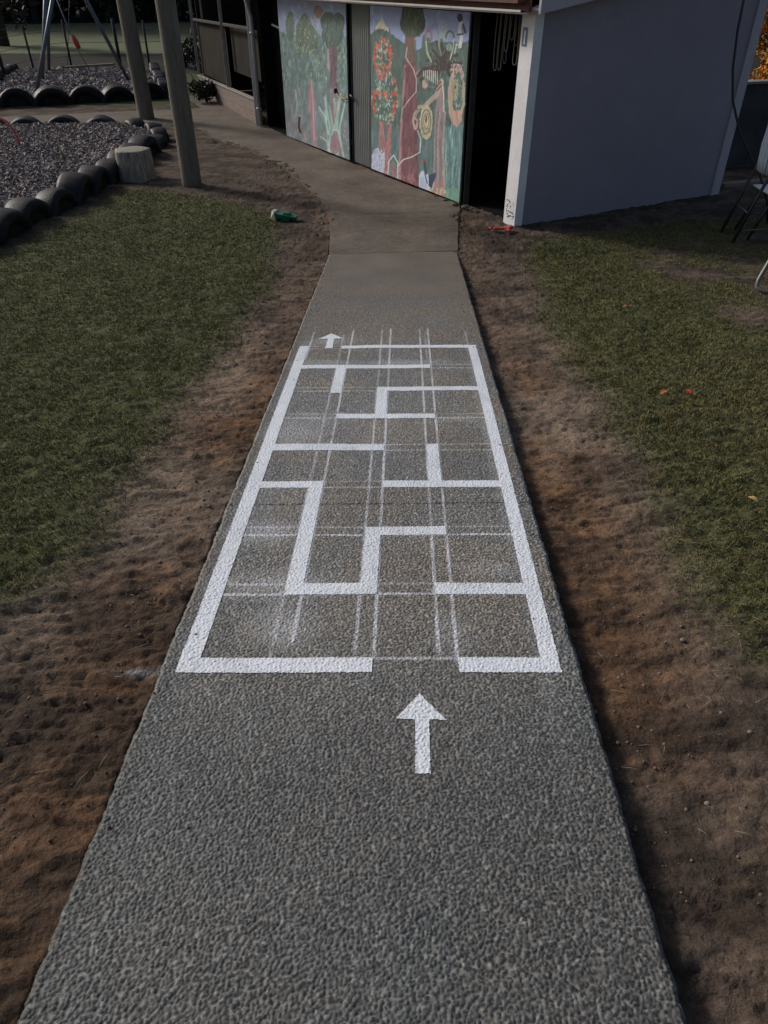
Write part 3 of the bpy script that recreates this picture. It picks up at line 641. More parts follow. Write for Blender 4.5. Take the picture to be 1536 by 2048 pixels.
def mural_right():
    c = Canvas(250, 300, ((115, 48), (972, 88), (925, 1660), (148, 1385)))
    c.c[:] = (116, 130, 168); c.dabs(60, (120, 960, 60, 300), [(120, 133, 172), (128, 142, 178), (108, 122, 158)], 22)
    c.poly([(100, 290), (180, 240), (270, 255), (340, 300), (420, 345), (530, 400), (600, 350), (690, 320), (780, 330), (880, 330), (1000, 318), (1000, 1800), (100, 1800)], (70, 92, 86))
    c.dabs(420, (110, 980, 320, 1650), [(72, 98, 92), (66, 88, 80), (82, 112, 104), (62, 82, 84)], 22, None, 3)
    c.poly([(100, 1080), (1000, 1000), (1000, 1800), (100, 1800)], (78, 102, 106), .6)
    c.dabs(150, (110, 960, 1100, 1650), [(84, 110, 112), (70, 94, 96)], 16, None, 4)
    c.poly([(150, 245), (190, 190), (215, 130), (240, 180), (282, 252), (220, 238)], (176, 165, 140)); c.poly([(178, 215), (215, 132), (250, 215), (215, 200)], (190, 182, 160), .7)
    c.dabs(30, (150, 300, 235, 260), [(62, 72, 60)], 5)
    # big tree, crown and trunk
    c.ell(482, 190, 108, 112, (62, 78, 64)); c.poly([(395, 50), (560, 50), (590, 160), (380, 170)], (58, 72, 60)); c.dabs(170, (375, 590, 60, 310), [(52, 66, 52), (74, 92, 72), (66, 82, 60)], 9, lambda x, y: ((x-482)/105)**2+((y-180)/125)**2 < 1, 2.4)
    c.poly([(515, 290), (570, 290), (565, 380), (515, 400)], (120, 140, 175)); c.poly([(380, 300), (420, 285), (420, 340)], (120, 140, 175))
    c.poly([(425, 290), (505, 290), (500, 400), (520, 600), (540, 900), (545, 1200), (572, 1600), (385, 1540), (395, 1100), (408, 700), (420, 430)], (104, 64, 72)); c.poly([(425, 300), (505, 300), (505, 500), (425, 500)], (105, 85, 72), .8)
    c.stroke([(425, 530), (412, 800), (400, 1100), (392, 1480)], 20, (142, 104, 106)); c.dabs(110, (405, 550, 540, 1550), [(90, 54, 64), (118, 74, 82), (84, 50, 58), (134, 88, 92)], 7, None, 8)
    # flowering tree
    g = [(118, 148, 124), (138, 162, 140), (96, 124, 104), (150, 172, 150)]; rd = [(186, 60, 38), (168, 46, 32), (200, 84, 54)]
    ins1 = lambda x, y: ((x-235)/82)**2+((y-470)/170)**2 < 1; ins2 = lambda x, y: ((x-258)/112)**2+((y-800)/225)**2 < 1
    c.dabs(420, (140, 375, 300, 1020), g, 9, lambda x, y: ins1(x, y) or ins2(x, y), 1.4)
    c.dabs(190, (140, 375, 300, 640), rd, 14, lambda x, y: ins1(x, y) and (((x-235)/82)**2+((y-470)/170)**2 > .45 or random.random() < .35), 1.1)
    c.dabs(230, (140, 375, 600, 1020), rd, 13, lambda x, y: ins2(x, y) and (x > 318 or x < 175 or abs(y-770) < 28), 1.2)
    c.dabs(40, (190, 270, 590, 700), [(140, 160, 172), (120, 130, 160)], 5, None, 2)
    c.poly([(205, 985), (250, 1000), (262, 1200), (300, 1000), (325, 1005), (312, 1250), (282, 1440), (240, 1400), (215, 1150)], (148, 94, 94)); c.dabs(60, (205, 320, 990, 1400), [(165, 112, 112), (118, 76, 78), (92, 108, 106)], 5, None, 8)
    c.poly([(150, 1270), (170, 1225), (200, 1208), (238, 1260), (262, 1240), (268, 1330), (250, 1440), (140, 1400)], (146, 152, 182)); c.dabs(40, (150, 260, 1230, 1400), [(90, 98, 120), (176, 184, 208), (110, 112, 130)], 6, None, 2)
    c.ell(338, 1400, 36, 80, (128, 92, 96)); c.stroke([(292, 1430), (300, 1320), (340, 1268), (380, 1335), (374, 1490)], 9, (164, 180, 184)); c.stroke([(308, 1440), (318, 1350), (340, 1320), (362, 1360), (360, 1460)], 6, (92, 118, 104))
    c.dabs(70, (150, 420, 1400, 1500), [(140, 120, 124), (120, 128, 140), (160, 150, 160)], 8, None, 2)
    # right side strips and fern trunk
    c.poly([(780, 1030), (940, 1000), (930, 1700), (800, 1700)], (82, 118, 118)); c.dabs(120, (790, 920, 1030, 1640), [(104, 146, 134), (68, 100, 104), (120, 160, 148), (84, 128, 120), (62, 88, 96)], 6, None, 16)
    c.poly([(700, 800), (735, 640), (765, 640), (780, 1000), (785, 1300), (815, 1680), (690, 1620), (690, 1100)], (128, 112, 114))
    for k in range(9): x = 705+k*9; c.stroke([(x+10, 900), (x-4, 1100+10*k), (x+6, 1300), (x+8+k, 1600)], 5, random.choice([(158, 140, 138), (100, 82, 88), (150, 112, 112), (92, 96, 100)]))
    c.poly([(690, 1500), (780, 1450), (815, 1680), (660, 1600)], (150, 108, 102), .7)
    for (x, y) in ((560, 640), (585, 560), (620, 480), (660, 400), (690, 330), (735, 345), (770, 380), (820, 360), (870, 430), (905, 500), (915, 600), (850, 560), (810, 600), (700, 610), (640, 600)):
        c.stroke([(765, 545), ((765+x)/2, (545+y)/2-26), (x, y)], 24, (66, 58, 58))
    c.dabs(130, (610, 880, 380, 600), [(58, 48, 50), (92, 80, 76), (44, 54, 50), (110, 98, 90)], 6, None, 3)
    c.ring(622, 290, 26, 52, 13, (148, 96, 64), 150, 400); c.stroke([(600, 330), (612, 420), (650, 490)], 14, (140, 146, 128)); c.ring(742, 235, 34, 66, 11, (140, 152, 138)); c.ring(745, 240, 15, 34, 8, (150, 160, 158)); c.stroke([(708, 250), (712, 360), (735, 440)], 12, (120, 130, 112))
    c.ring(805, 290, 34, 46, 17, (76, 104, 70), 170, 380); c.stroke([(838, 300), (835, 380), (812, 470)], 10, (150, 164, 148)); c.ell(800, 370, 26, 32, (104, 130, 112))
    c.stroke([(895, 160), (885, 230), (905, 290), (893, 365)], 28, (178, 178, 186)); c.ell(886, 135, 24, 32, (54, 54, 62)); c.stroke([(915, 190), (935, 250)], 20, (66, 74, 98)); c.stroke([(870, 270), (915, 262)], 14, (58, 62, 78)); c.stroke([(893, 360), (862, 345), (850, 420)], 9, (150, 158, 150))
    c.stroke([(540, 610), (590, 548), (660, 552), (712, 600)], 24, (74, 56, 54))
    for k in range(8): x = 585+k*17; c.stroke([(x, 560+abs(k-3)*3), (x+3, 615+k*9)], 8, (168, 158, 140))
    c.ell(600, 675, 26, 38, (160, 134, 112)); c.stroke([(590, 620), (640, 700), (700, 700)], 12, (84, 112, 104))
    c.ell(875, 770, 74, 245, (154, 136, 118)); c.ell(885, 755, 42, 185, (72, 104, 96)); c.ell(862, 720, 28, 90, (140, 128, 104)); c.dabs(60, (850, 925, 600, 930), [(50, 62, 60), (156, 164, 150)], 6, None, 2)
    c.poly([(812, 880), (938, 890), (925, 980), (888, 1032), (840, 980)], (164, 128, 112)); c.stroke([(822, 560), (850, 510), (900, 520), (930, 600)], 18, (158, 146, 144)); c.dabs(40, (810, 930, 490, 590), [(130, 60, 56), (70, 40, 44), (170, 164, 170)], 6, None, 2)
    c.stroke([(600, 860), (660, 800), (705, 760), (742, 650)], 40, (150, 134, 120)); c.stroke([(690, 715), (735, 650), (748, 680), (705, 730)], 10, (96, 50, 50)); c.stroke([(742, 630), (764, 760), (770, 900)], 9, (170, 160, 152))
    c.stroke([(610, 865), (560, 862), (522, 920), (510, 985), (525, 1040)], 30, (156, 138, 122)); c.ell(528, 1000, 18, 44, (160, 124, 110)); c.ell(522, 990, 9, 20, (84, 58, 54)); c.dabs(24, (520, 580, 880, 960), [(62, 82, 76)], 6)
    c.ell(618, 990, 58, 142, (160, 152, 124)); c.ring(618, 985, 38, 100, 9, (96, 100, 76)); c.ring(618, 980, 22, 62, 8, (120, 106, 84)); c.ell(618, 965, 8, 30, (70, 56, 46)); c.dabs(26, (572, 660, 1030, 1100), [(96, 106, 76)], 5)
    c.stroke([(440, 380), (428, 460), (500, 560), (525, 640), (525, 740), (470, 800), (412, 880), (396, 990)], 8, (158, 148, 148)); c.stroke([(520, 600), (545, 560)], 7, (150, 140, 140)); c.stroke([(545, 1060), (575, 1130), (570, 1240), (500, 1280), (425, 1305), (385, 1352)], 11, (164, 158, 152))
    # hen
    c.poly([(566, 1440), (590, 1398), (620, 1400), (660, 1440), (700, 1500), (680, 1560), (640, 1590), (570, 1550)], (148, 162, 196)); c.poly([(650, 1432), (716, 1412), (704, 1470), (678, 1545), (650, 1520)], (50, 56, 78)); c.stroke([(628, 1420), (612, 1320)], 16, (56, 58, 74)); c.stroke([(604, 1312), (580, 1322)], 13, (168, 44, 50)); c.stroke([(612, 1400), (640, 1500)], 12, (84, 96, 128))
    c.dabs(120, (560, 800, 1540, 1640), [(156, 132, 112), (160, 110, 100), (120, 116, 90), (176, 168, 140)], 8, None, 2.5); c.dabs(60, (380, 560, 1450, 1560), [(150, 100, 104), (120, 72, 78)], 8, None, 3)
    c.poly([(812, 1540), (925, 1530), (925, 1700), (812, 1700)], (88, 134, 110), .8)
    return c
def mural_left():
    c = Canvas(230, 290, ((728, 42), (1250, 50), (1312, 1372), (822, 1162)))
    c.c[:] = (112, 124, 152); c.dabs(50, (730, 1260, 50, 320), [(118, 130, 160), (124, 138, 166)], 20)
    c.poly([(720, 300), (760, 310), (800, 330), (1300, 330), (1350, 1500), (700, 1500)], (84, 108, 108))
    P = [(70, 92, 84), (86, 112, 104), (98, 124, 112), (78, 100, 104), (92, 118, 122)]
    c.dabs(520, (735, 1310, 330, 900), P, 14, None, 2.2)
    c.ell(830, 260, 34, 120, (78, 98, 86)); c.poly([(870, 420), (880, 240), (930, 142), (970, 180), (1040, 320), (1060, 480), (870, 500)], (78, 96, 84)); c.dabs(140, (870, 1050, 180, 480), [(96, 112, 84), (124, 128, 92), (70, 86, 72), (150, 148, 108)], 6)
    c.ell(1118, 215, 58, 88, (68, 88, 80)); c.ell(1196, 215, 52, 88, (68, 88, 80)); c.ell(1155, 320, 84, 110, (70, 90, 84)); c.dabs(100, (1070, 1240, 140, 430), [(60, 80, 74), (80, 102, 94)], 8, lambda x, y: ((x-1155)/85)**2+((y-270)/150)**2 < 1, 2.6)
    c.ell(1040, 120, 36, 46, (124, 96, 84)); c.stroke([(1012, 140), (1000, 190)], 5, (110, 110, 120)); c.stroke([(1064, 140), (1062, 180)], 5, (110, 110, 120)); c.poly([(1020, 155), (1062, 155), (1058, 182), (1024, 182)], (120, 100, 96))
    c.dabs(220, (760, 1290, 400, 780), [(92, 120, 118), (108, 138, 132), (76, 102, 110), (118, 140, 118)], 8, None, 3.4)
    c.dabs(46, (960, 1260, 340, 760), [(150, 152, 124), (140, 146, 130)], 6, None, 2)
    c.poly([(1140, 410), (1188, 410), (1206, 780), (1146, 780)], (96, 76, 86)); c.stroke([(1122, 440), (1130, 600)], 16, (150, 122, 124)); c.dabs(50, (1140, 1200, 420, 780), [(84, 64, 76), (112, 88, 96)], 6, None, 6)
    c.poly([(720, 760), (1400, 760), (1400, 1500), (720, 1500)], (98, 108, 112), .5); c.dabs(300, (790, 1310, 760, 1350), [(104, 120, 122), (92, 104, 108), (112, 108, 114), (88, 112, 110), (118, 122, 128)], 12, None, 3.4)
    c.poly([(985, 700), (1004, 690), (1026, 850), (1050, 1260), (1010, 1250), (992, 1000), (975, 800)], (134, 102, 112)); c.stroke([(1000, 700), (1015, 860), (1030, 1200)], 9, (152, 122, 130))
    for k in range(16):
        x = random.uniform(1060, 1290); c.stroke([(1190+(x-1190)*.35, 1330), ((x+1190)/2, 1080), (x, random.uniform(800, 960))], 14, random.choice([(112, 150, 146), (96, 128, 128), (124, 156, 148)]))
    c.stroke([(1060, 920), (1115, 1010), (1140, 1150)], 13, (140, 160, 156)); c.stroke([(1160, 800), (1180, 1060)], 16, (132, 96, 104)); c.stroke([(1205, 860), (1190, 1000)], 10, (142, 110, 112))
    c.ell(1195, 1220, 46, 100, (128, 98, 108)); c.stroke([(1140, 1330), (1150, 1200), (1180, 1110), (1215, 1120), (1240, 1220), (1262, 1340)], 15, (128, 158, 158)); c.stroke([(1080, 1170), (1130, 1210), (1150, 1300)], 12, (136, 160, 158))
    c.dabs(60, (840, 960, 1000, 1180), [(118, 112, 118), (128, 120, 124)], 10, None, 2.6); c.stroke([(915, 1010), (912, 1090), (926, 1140)], 14, (26, 26, 30)); c.stroke([(890, 1000), (915, 985), (930, 1010)], 6, (130, 132, 130)); c.stroke([(880, 780), (895, 880), (885, 1000)], 10, (124, 142, 140))
    c.dabs(90, (830, 1310, 1130, 1370), [(126, 120, 118), (140, 126, 116)], 8, None, 1.6)
    return c
def mural_panel(canvas, s0, s1, lb):
    top = 2.045; o = .035
    p = [W(s1, o, .015), W(s0, o, .015), W(s0, o, top), W(s1, o, top)]
    me = canvas.mesh('mural_panel', [tuple(q) for q in p], tuple(OUT*.03), MURAL_GAIN, M['mural'])
    ob = link('mural_panel', me, shed); ob.matrix_parent_inverse = Matrix.Translation(-CN); ob['label'] = lb; return ob
mural_panel(mural_right(), .03, 2.345, 'mural panel with red flowering tree, curled fern fronds and a hen')
ml = mural_panel(mural_left(), 3.055, 5.49, 'mural panel with blue green trees and pink trunks')
# latch on the left mural
mb = MB(); mb.tube([W(3.40, .05, .90), W(3.28, .075, .865), W(3.12, .07, .86), W(3.02, .05, .865)], .009, 8); part(mb, 'latch', M['yellow'])
mb = MB(); mb.box(W(3.44, .045, .93), (.05, .05, .07), None, .006); part(mb, 'latch_bracket', M['blackpaint'])
mb = MB(); mb.tube([W(2.96, .03, .90), W(2.93, .06, .93), W(2.87, .05, .90), W(2.86, .04, .84)], .012, 8); part(mb, 'door_handle', M['blackpaint'])
# ribbed door
mb = MB(); n = 0; s = 2.42
vv = []; steps = np.linspace(2.425, 2.93, 90)
for s in steps:
    d = .012*(1 if int((s-2.425)/.028) % 2 else 0); vv += [W(s, .002+d*.5, .01), W(s, .002+d*.5, 2.05)]
ff = [(2*i, 2*i+1, 2*i+3, 2*i+2) for i in range(len(steps)-1)]; k = len(vv); vb = [v-OUT*.03 for v in vv]
mb.add(vv+vb, ff+[tuple(j+k for j in f)[::-1] for f in ff]+[(0, k, k+1, 1), (k-2, k-1, 2*k-1, 2*k-2), ]); part(mb, 'door', M['door'])
# gutter, fascia and roof
G0, G1 = -1.13, 7.25; go = .17
mb = MB(); prof = [(0, .0), (.0, -.006), (.09, -.006), (.105, .012), (.105, .03), (.098, .03), (.098, .014), (.088, .002), (0, .004)]
def gut(s): return [W(s, go+p[0]-.02, 2.075-.012*(s/7)+p[1]) for p in prof]
a = gut(G0); b = gut(G1); n = len(prof)
mb.add(a+b, [(i, (i+1) % n, (i+1) % n+n, i+n) for i in range(n)]+[tuple(range(n))[::-1], tuple(range(n, 2*n))]); part(mb, 'gutter', M['gutter'])
part(wallbox(W(G0, go-.045), W(G1, go-.045), 2.09, 2.24, .03), 'fascia', M['roof'])
mb = MB(); mb.beam(W(7.25, .17, 2.03), W(7.25, .30, 2.03), .05, .07); part(mb, 'gutter_bracket', M['gutter'])
mb = prism([W(G0+.05, go+.09, 2.16), W(G0+.02, -3.3, 2.16+3.4*RISE), W(7.2, -3.3, 2.16+3.4*RISE), W(7.2, go+.09, 2.16)], Vector((0, 0, .05)))
for k in range(44):
    s = G0+.1+k*.187; mb.tube([W(s, go+.085, 2.215), W(s, -3.3, 2.215+3.4*RISE)], .022, 6)
part(mb, 'roof', M['roof'])
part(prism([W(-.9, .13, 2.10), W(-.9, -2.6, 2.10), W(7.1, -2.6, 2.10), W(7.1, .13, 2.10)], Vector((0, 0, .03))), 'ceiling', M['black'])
# barge board over the front wall
b0 = Fp(-.10, .20, 2.075); b1 = Fp(3.7, .20, 2.075+3.8*RISE)
part(prism([b0, b1, b1+Vector((0, 0, .24)), b0+Vector((0, 0, .24))], FR*-.035), 'barge_board', M['trim'])
part(prism([Fp(-.08, .165, 2.10), Fp(3.7, .165, 2.10+3.8*RISE), Fp(3.7, -.02, 2.10+3.8*RISE), Fp(-.08, -.02, 2.10)], Vector((0, 0, .02))), 'soffit', M['trim'])
# downpipe at the far end: two pale pipes
mb = MB(); mb.tube([W(6.66, .14, 2.05), W(6.66, .10, 1.9), W(6.66, .06, 1.75), W(6.66, .06, .02)], .036, 14)
mb.tube([W(6.66, .06, .30), W(6.66, .06, .33)], .052, 14); mb.tube([W(6.66, .06, 1.50), W(6.66, .06, 1.53)], .052, 14); part(mb, 'downpipe', M['pipe'])
mb = MB(); mb.beam(W(6.86, .02, -.05), W(6.86, .02, 2.05), .10, .09, .004, up=(1, 0, 0)); part(mb, 'end_post', M['pipe'])
mb = MB(); mb.beam(W(6.15, -.12, 1.66), W(5.62, -.06, 1.62), .02, .03); part(mb, 'broom_handle', M['mullion'])
# ropes hanging in the doorway
def rope(s, o, z0, z1, mt, lb, loop=.05):
    mb = MB(); n = 14; pts = []
    for i in range(n+1):
        t = i/n; pts.append(Vector((-loop/2+.006*math.sin(t*5+s*9), 0, -t*(z0-z1))))
    for i in range(1, 6): a = math.pi*i/6; pts.append(Vector((-loop/2*math.cos(a), .004, -(z0-z1)-loop*.5*math.sin(a))))
    for i in range(n+1):
        t = 1-i/n; pts.append(Vector((loop/2+.006*math.sin(t*4+s*5), .008, -t*(z0-z1)*.96)))
    mb.tube(pts, .005, 6); ob = tag(mb.build('rope', mt), lb, 'rope', 'ropes hanging in the shed doorway'); p = W(s, o, z0); ob.location = p; ob.rotation_euler = (0, 0, math.atan2(E_.y, E_.x))
for i, (s, z1, mt) in enumerate([(-.255, 1.52, 0), (-.31, 1.53, 0), (-.37, 1.60, 1), (-.43, 1.72, 0), (-.49, 1.83, 0), (-.55, 1.78, 1), (-.60, 1.60, 0), (-.655, 1.58, 0), (-.70, 1.62, 1)]):
    rope(s, -.16-.02*(i % 3), 2.08, z1, M['ropeblue'] if mt else M['rope'],
         ['long pale looped rope nearest the mural in the doorway', 'second pale looped rope from the mural', 'blue grey rope third from the mural', 'pale rope of middling length fourth from the mural', 'shortest pale rope in the middle of the doorway', 'short blue grey rope right of the shortest one', 'pale rope third from the white pillar', 'pale rope second from the white pillar', 'blue grey rope nearest the white pillar'][i])

# rubble at the wall foot
for i, (s, o, r) in enumerate([(-.02, .14, .045), (.25, .10, .03), (-.18, .10, .035), (.5, .09, .022)]):
    mb = MB(); blob(mb, (0, 0, r*.3), r, (1.2, .9, .6), 9, 6); ob = tag(mb.build('soil_clod', M['clod']), ['largest soil clod at the near corner of the mural', 'soil clod below the painted fern trunk', 'soil clod in front of the dark doorway', 'smallest soil clod below the painted hen'][i], 'clod', 'soil clods at the mural foot'); ob.location = W(s, o, 0)

# ------------------------------------------------------------------ sand pit bay beyond the downpipe
bay = tag(empty('sand_pit_enclosure', (-2.45, 15.95, 0)), 'dark timber enclosure with pale posts and low weathered boards beyond the downpipe', 'enclosure')
A0 = Vector((-2.45, 15.95, 0)); A1 = Vector((-4.50, 20.5, 0)); bd = (A1-A0).normalized(); bo = Vector((-bd.y, bd.x, 0)); bo = bo if bo.x < 0 else -bo
def B_(s, o=0, z=0): return A0+bd*s+bo*o+Vector((0, 0, z))
def bpart(mb, name, mat): o = mb.build(name, mat, bay); o.matrix_parent_inverse = Matrix.Translation(-A0); return o
LB = (A1-A0).length
mb = MB(); mb.beam(B_(0, 0, .07), B_(LB, 0, .05), .05, .22, .006); mb.beam(B_(0, .004, .29), B_(LB, .004, .24), .05, .2, .006); bpart(mb, 'base_boards', M['boards'])
mb = MB(); mb.beam(B_(0, .0, .415), B_(LB, .0, .365), .10, .03, .004); bpart(mb, 'capping_board', M['mullion'])
for s in (.02, 2.15, 4.95):
    mb = MB(); mb.beam(B_(s, -.0, .42), B_(s, .0, 2.6), .05, .07, .004, up=(1, 0, 0)); bpart(mb, 'post', M['mullion'])
mb = MB(); mb.beam(B_(4.1, -.05, 1.55), B_(4.1, -.05, 2.6), .03, .04, .003, up=(1, 0, 0)); bpart(mb, 'short_post', M['mullion'])
bpart(wallbox(B_(2.25, -.10), B_(LB, -.10), .40, 1.52, .02), 'shade_cloth', M['mesh'])
bpart(wallbox(B_(.10, -.16), B_(2.10, -.16), .70, 1.52, .02), 'shade_cloth', M['mesh'])
bpart(wallbox(B_(.1, -1.4), B_(LB, -1.4), 0, 2.6, .04), 'back_wall', M['mesh'])
bpart(wallbox(B_(LB, -.12), B_(LB, -1.37), 0, 2.54, .04), 'end_wall', M['mesh'])
mb = MB(); mb.beam(B_(0, -.02, 1.56), B_(LB, -.02, 1.50), .05, .05, .003); bpart(mb, 'rail', M['dark'])
bpart(wallbox(B_(.0, -1.4), B_(LB, -1.4), 2.55, 2.6, 2.6), 'roof', M['dark'])
mb = MB(); mb.beam(B_(1.9, -.9, .42), B_(.2, -.9, .42), .5, .03); mb.beam(B_(1.9, -.9, .2), B_(1.9, -.9, .4), .05, .05); mb.beam(B_(.3, -.9, .0), B_(.3, -.9, .4), .05, .05)
o = mb.build('bench', M['dark']); tag(o, 'dark bench board inside the timber enclosure holding the buckets', 'bench')
def bucket(p, r, h, mt, lb):
    b_ = tag(empty('toy_bucket', tuple(p)), lb, 'bucket', 'toy buckets in the enclosure'); mb = MB(); mb.lathe([(0, 0), (r*.75, 0), (r, h), (r*1.08, h), (r*1.08, h+.01), (r*.95, h+.01), (r*.7, .01), (0, .01)], n=18); mb.build('body', mt, b_)
    mb = MB(); mb.tube([(r*math.cos(t), 0, h+r*.8*math.sin(t)) for t in np.linspace(0, math.pi, 12)], .006, 6); mb.build('handle', mt, b_)
bucket(B_(.75, -.80, .435), .09, .17, M['yellow'], 'small yellow bucket on the dark bench in the enclosure')
bucket(B_(1.05, -.75, .435), .10, .10, M['pink'], 'low pink bucket left of the yellow one')

# ------------------------------------------------------------------ poles, stump
def pole(x, y, r, lean, name_lb):
    mb = MB(); n = 22; pts = [(lean*z_, 0, z_) for z_ in np.linspace(-.15, 4.2, n)]; mb.tube(pts, [r*(1.03-.035*z_) for z_ in np.linspace(0, 4.2, n)], 20, True, .012)
    o = tag(mb.build('timber_pole', M['wood']), name_lb, 'pole', 'round timber poles by the playground'); o.location = (x, y, 0); return o
pole(-2.72, 11.02, .132, .0, 'thick nearer timber pole standing at the lawn corner')
pole(-4.83, 16.62, .155, -.02, 'farther timber pole standing between the two tyre edged pits')
mb = MB(); r = .255
mb.lathe([(r*1.05, -.05), (r*1.03, .05), (r, .2), (r*.97, .35), (r*.95, .365), (r*.8, .372), (0, .372)], n=36)
mb.v = [(x*(1+.05*math.sin(5*math.atan2(y, x))+.02*math.sin(13*math.atan2(y, x))), y*(1+.05*math.sin(5*math.atan2(y, x))), z_) for x, y, z_ in mb.v]
o = tag(mb.build('tree_stump', M['stump']), 'short bleached log stump beside the tyre edging', 'stump'); o.location = (-3.62, 11.45, 0)

# ------------------------------------------------------------------ tyres
def tyre_mesh(R_, wd):
    mb = MB(); t = wd/2; prof = [(R_*.60, -t*.72), (R_*.63, -t*.95), (R_*.80, -t*1.05), (R_*.93, -t*.95), (R_*.97, -t*.7), (R_*.995, -t*.35), (R_, -t*.12), (R_, t*.12), (R_*.995, t*.35), (R_*.97, t*.7), (R_*.93, t*.95), (R_*.80, t*1.05), (R_*.63, t*.95), (R_*.60, t*.72), (R_*.57, 0), (R_*.60, -t*.72)]
    n = 44; vv = []
    for i, (r, z_) in enumerate(prof):
        for k in range(n):
            rr = r*(1-.02*(k % 2)*(4 < i < 10)); a = 2*math.pi*k/n; vv.append((rr*math.cos(a), z_, rr*math.sin(a)))
    m = len(prof); mb.add(vv, [(i*n+k, i*n+(k+1) % n, (i+1)*n+(k+1) % n, (i+1)*n+k) for i in range(m-1) for k in range(n)], True); return mb
ty = tyre_mesh(.36, .29).build('tyre', M['rubber'])
mb = MB(); mb.lathe([(0, -.115), (.15, -.12), (.215, -.115), (.225, 0), (.215, .115), (.15, .12), (0, .115)], n=28, M=Matrix.Rotation(math.pi/2, 3, 'X')); mb.build('packed_soil', M['clodark'], ty)
first = [True]
def tyre(x, y, rz, zc, sc, lb, grp, tilt=0):
    if first[0]: o = ty; first[0] = False
    else: o = copy_tree(ty)
    o.location = (x, y, zc); o.rotation_euler = (tilt, random.uniform(0, 3), rz); o.rotation_mode = 'XYZ'; o.scale = (sc, sc*1.05, sc)
    o.rotation_euler = (tilt, 0, rz); tag(o, lb, 'tyre', grp)
G1_ = 'half buried tyres edging the near bark pit'; G2_ = 'half buried tyres edging the far bark pit'
def row(P, n, zc, sc, fmt, grp, jit=.03):
    P = [Vector((*p, 0)) for p in P]; seg = [(P[i+1]-P[i]).length for i in range(len(P)-1)]; T = sum(seg)
    for k in range(n):
        d = T*(k+.5)/n; i = 0
        while d > seg[i] and i < len(seg)-1: d -= seg[i]; i += 1
        p = P[i]+(P[i+1]-P[i])*d/seg[i]; dr = P[i+1]-P[i]
        tyre(p.x+random.uniform(-jit, jit), p.y+random.uniform(-jit, jit), math.atan2(dr.y, dr.x)+random.uniform(-.12, .12), zc+random.uniform(-.03, .02), sc*random.uniform(.93, 1.07), fmt(k, n), grp, random.uniform(-.12, .12))
ORD = ['first', 'second', 'third', 'fourth', 'fifth', 'sixth', 'seventh', 'eighth', 'ninth', 'tenth', 'eleventh']
row([(-4.42, 7.75), (-4.28, 9.0), (-4.12, 9.9), (-3.98, 11.5), (-3.9, 13.3)], 10, -.10, 1.05, lambda k, n: f'half buried tyre along the lawn side of the near pit, {ORD[k]} from the near end', G1_)
row([(-3.88, 13.5), (-3.98, 14.3), (-4.3, 15.0), (-4.9, 15.6)], 4, -.13, .9, lambda k, n: f'low tyre round the far right corner of the near pit, {ORD[k]} from the stump', G1_)
row([(-5.1, 15.72), (-6.2, 15.75), (-7.4, 15.6), (-9.4, 15.3)], 6, -.17, 1.05, lambda k, n: f'low tyre along the back of the near pit, {ORD[k]} from the corner by the pole', G1_)
row([(-5.2, 19.75), (-6.4, 19.15), (-8.45, 18.3), (-9.9, 17.85)], 7, -.08, 1.22, lambda k, n: f'large tyre along the front of the far pit, {ORD[k]} from its right corner', G2_)
row([(-5.35, 20.3), (-6.0, 22.5), (-6.9, 25.2)], 8, -.06, .9, lambda k, n: f'tyre down the right side of the far pit, {ORD[k]} from the front corner', G2_)
row([(-9.9, 19.5), (-10.2, 22.0), (-10.9, 25.0)], 8, -.06, .9, lambda k, n: f'tyre down the left side of the far pit, {ORD[k]} from the front', G2_)
# bark chips
def chips(name, poly, n, s0, lb, shr=1.):
    xs = [p[0] for p in poly]; ys = [p[1] for p in poly]; x = RNG.uniform(min(xs), max(xs), n*2); y = RNG.uniform(min(ys), max(ys), n*2); k = inpoly(x, y, poly); x = x[k][:n]; y = y[k][:n]; n = len(x)
    a = RNG.uniform(0, 6.28, n); L = RNG.uniform(.4, 1.3, n)*s0; Wd = L*RNG.uniform(.3, .8, n); tx = RNG.normal(0, .45, n); ty_ = RNG.normal(0, .45, n); z = .06+RNG.uniform(0, .05, n)
    V = np.zeros((n, 8, 3)); q = 0
    for kz in (0, 1):
        for sx, sy in ((-1, -1), (1, -1), (1, 1), (-1, 1)):
            lx = sx*L/2; ly = sy*Wd/2; V[:, q, 0] = x+lx*np.cos(a)-ly*np.sin(a); V[:, q, 1] = y+lx*np.sin(a)+ly*np.cos(a); V[:, q, 2] = z+lx*tx+ly*ty_+kz*s0*.15; q += 1
    b = np.arange(n)[:, None]*8; F = np.concatenate([b+np.array(f) for f in ((4, 5, 6, 7), (0, 1, 5, 4), (1, 2, 6, 5), (2, 3, 7, 6), (3, 0, 4, 7))])
    br = RNG.uniform(.4, 1.45, (n, 1)); c = np.array([.25, .228, .225])*br; rr = RNG.random(n) < .25; c[rr] *= np.array([1.2, .92, .75]); c = np.repeat(c, 8, 0)
    tag(link(name, npmesh(name, V.reshape(-1, 3), F, M['chips'], False, c)), lb, 'bark chips', None, 'stuff')
chips('bark_chips', [(-4.5, 7.4), (-4.35, 8.6), (-4.15, 9.61), (-4.05, 11.56), (-3.95, 13.42), (-4.2, 14.6), (-5.0, 15.55), (-9.2, 15.1), (-9.2, 7.4)], 56000, .040, 'grey bark chips filling the near tyre edged pit')
chips('bark_chips', PIT2, 16000, .075, 'brownish bark chips filling the far pit under the swing')
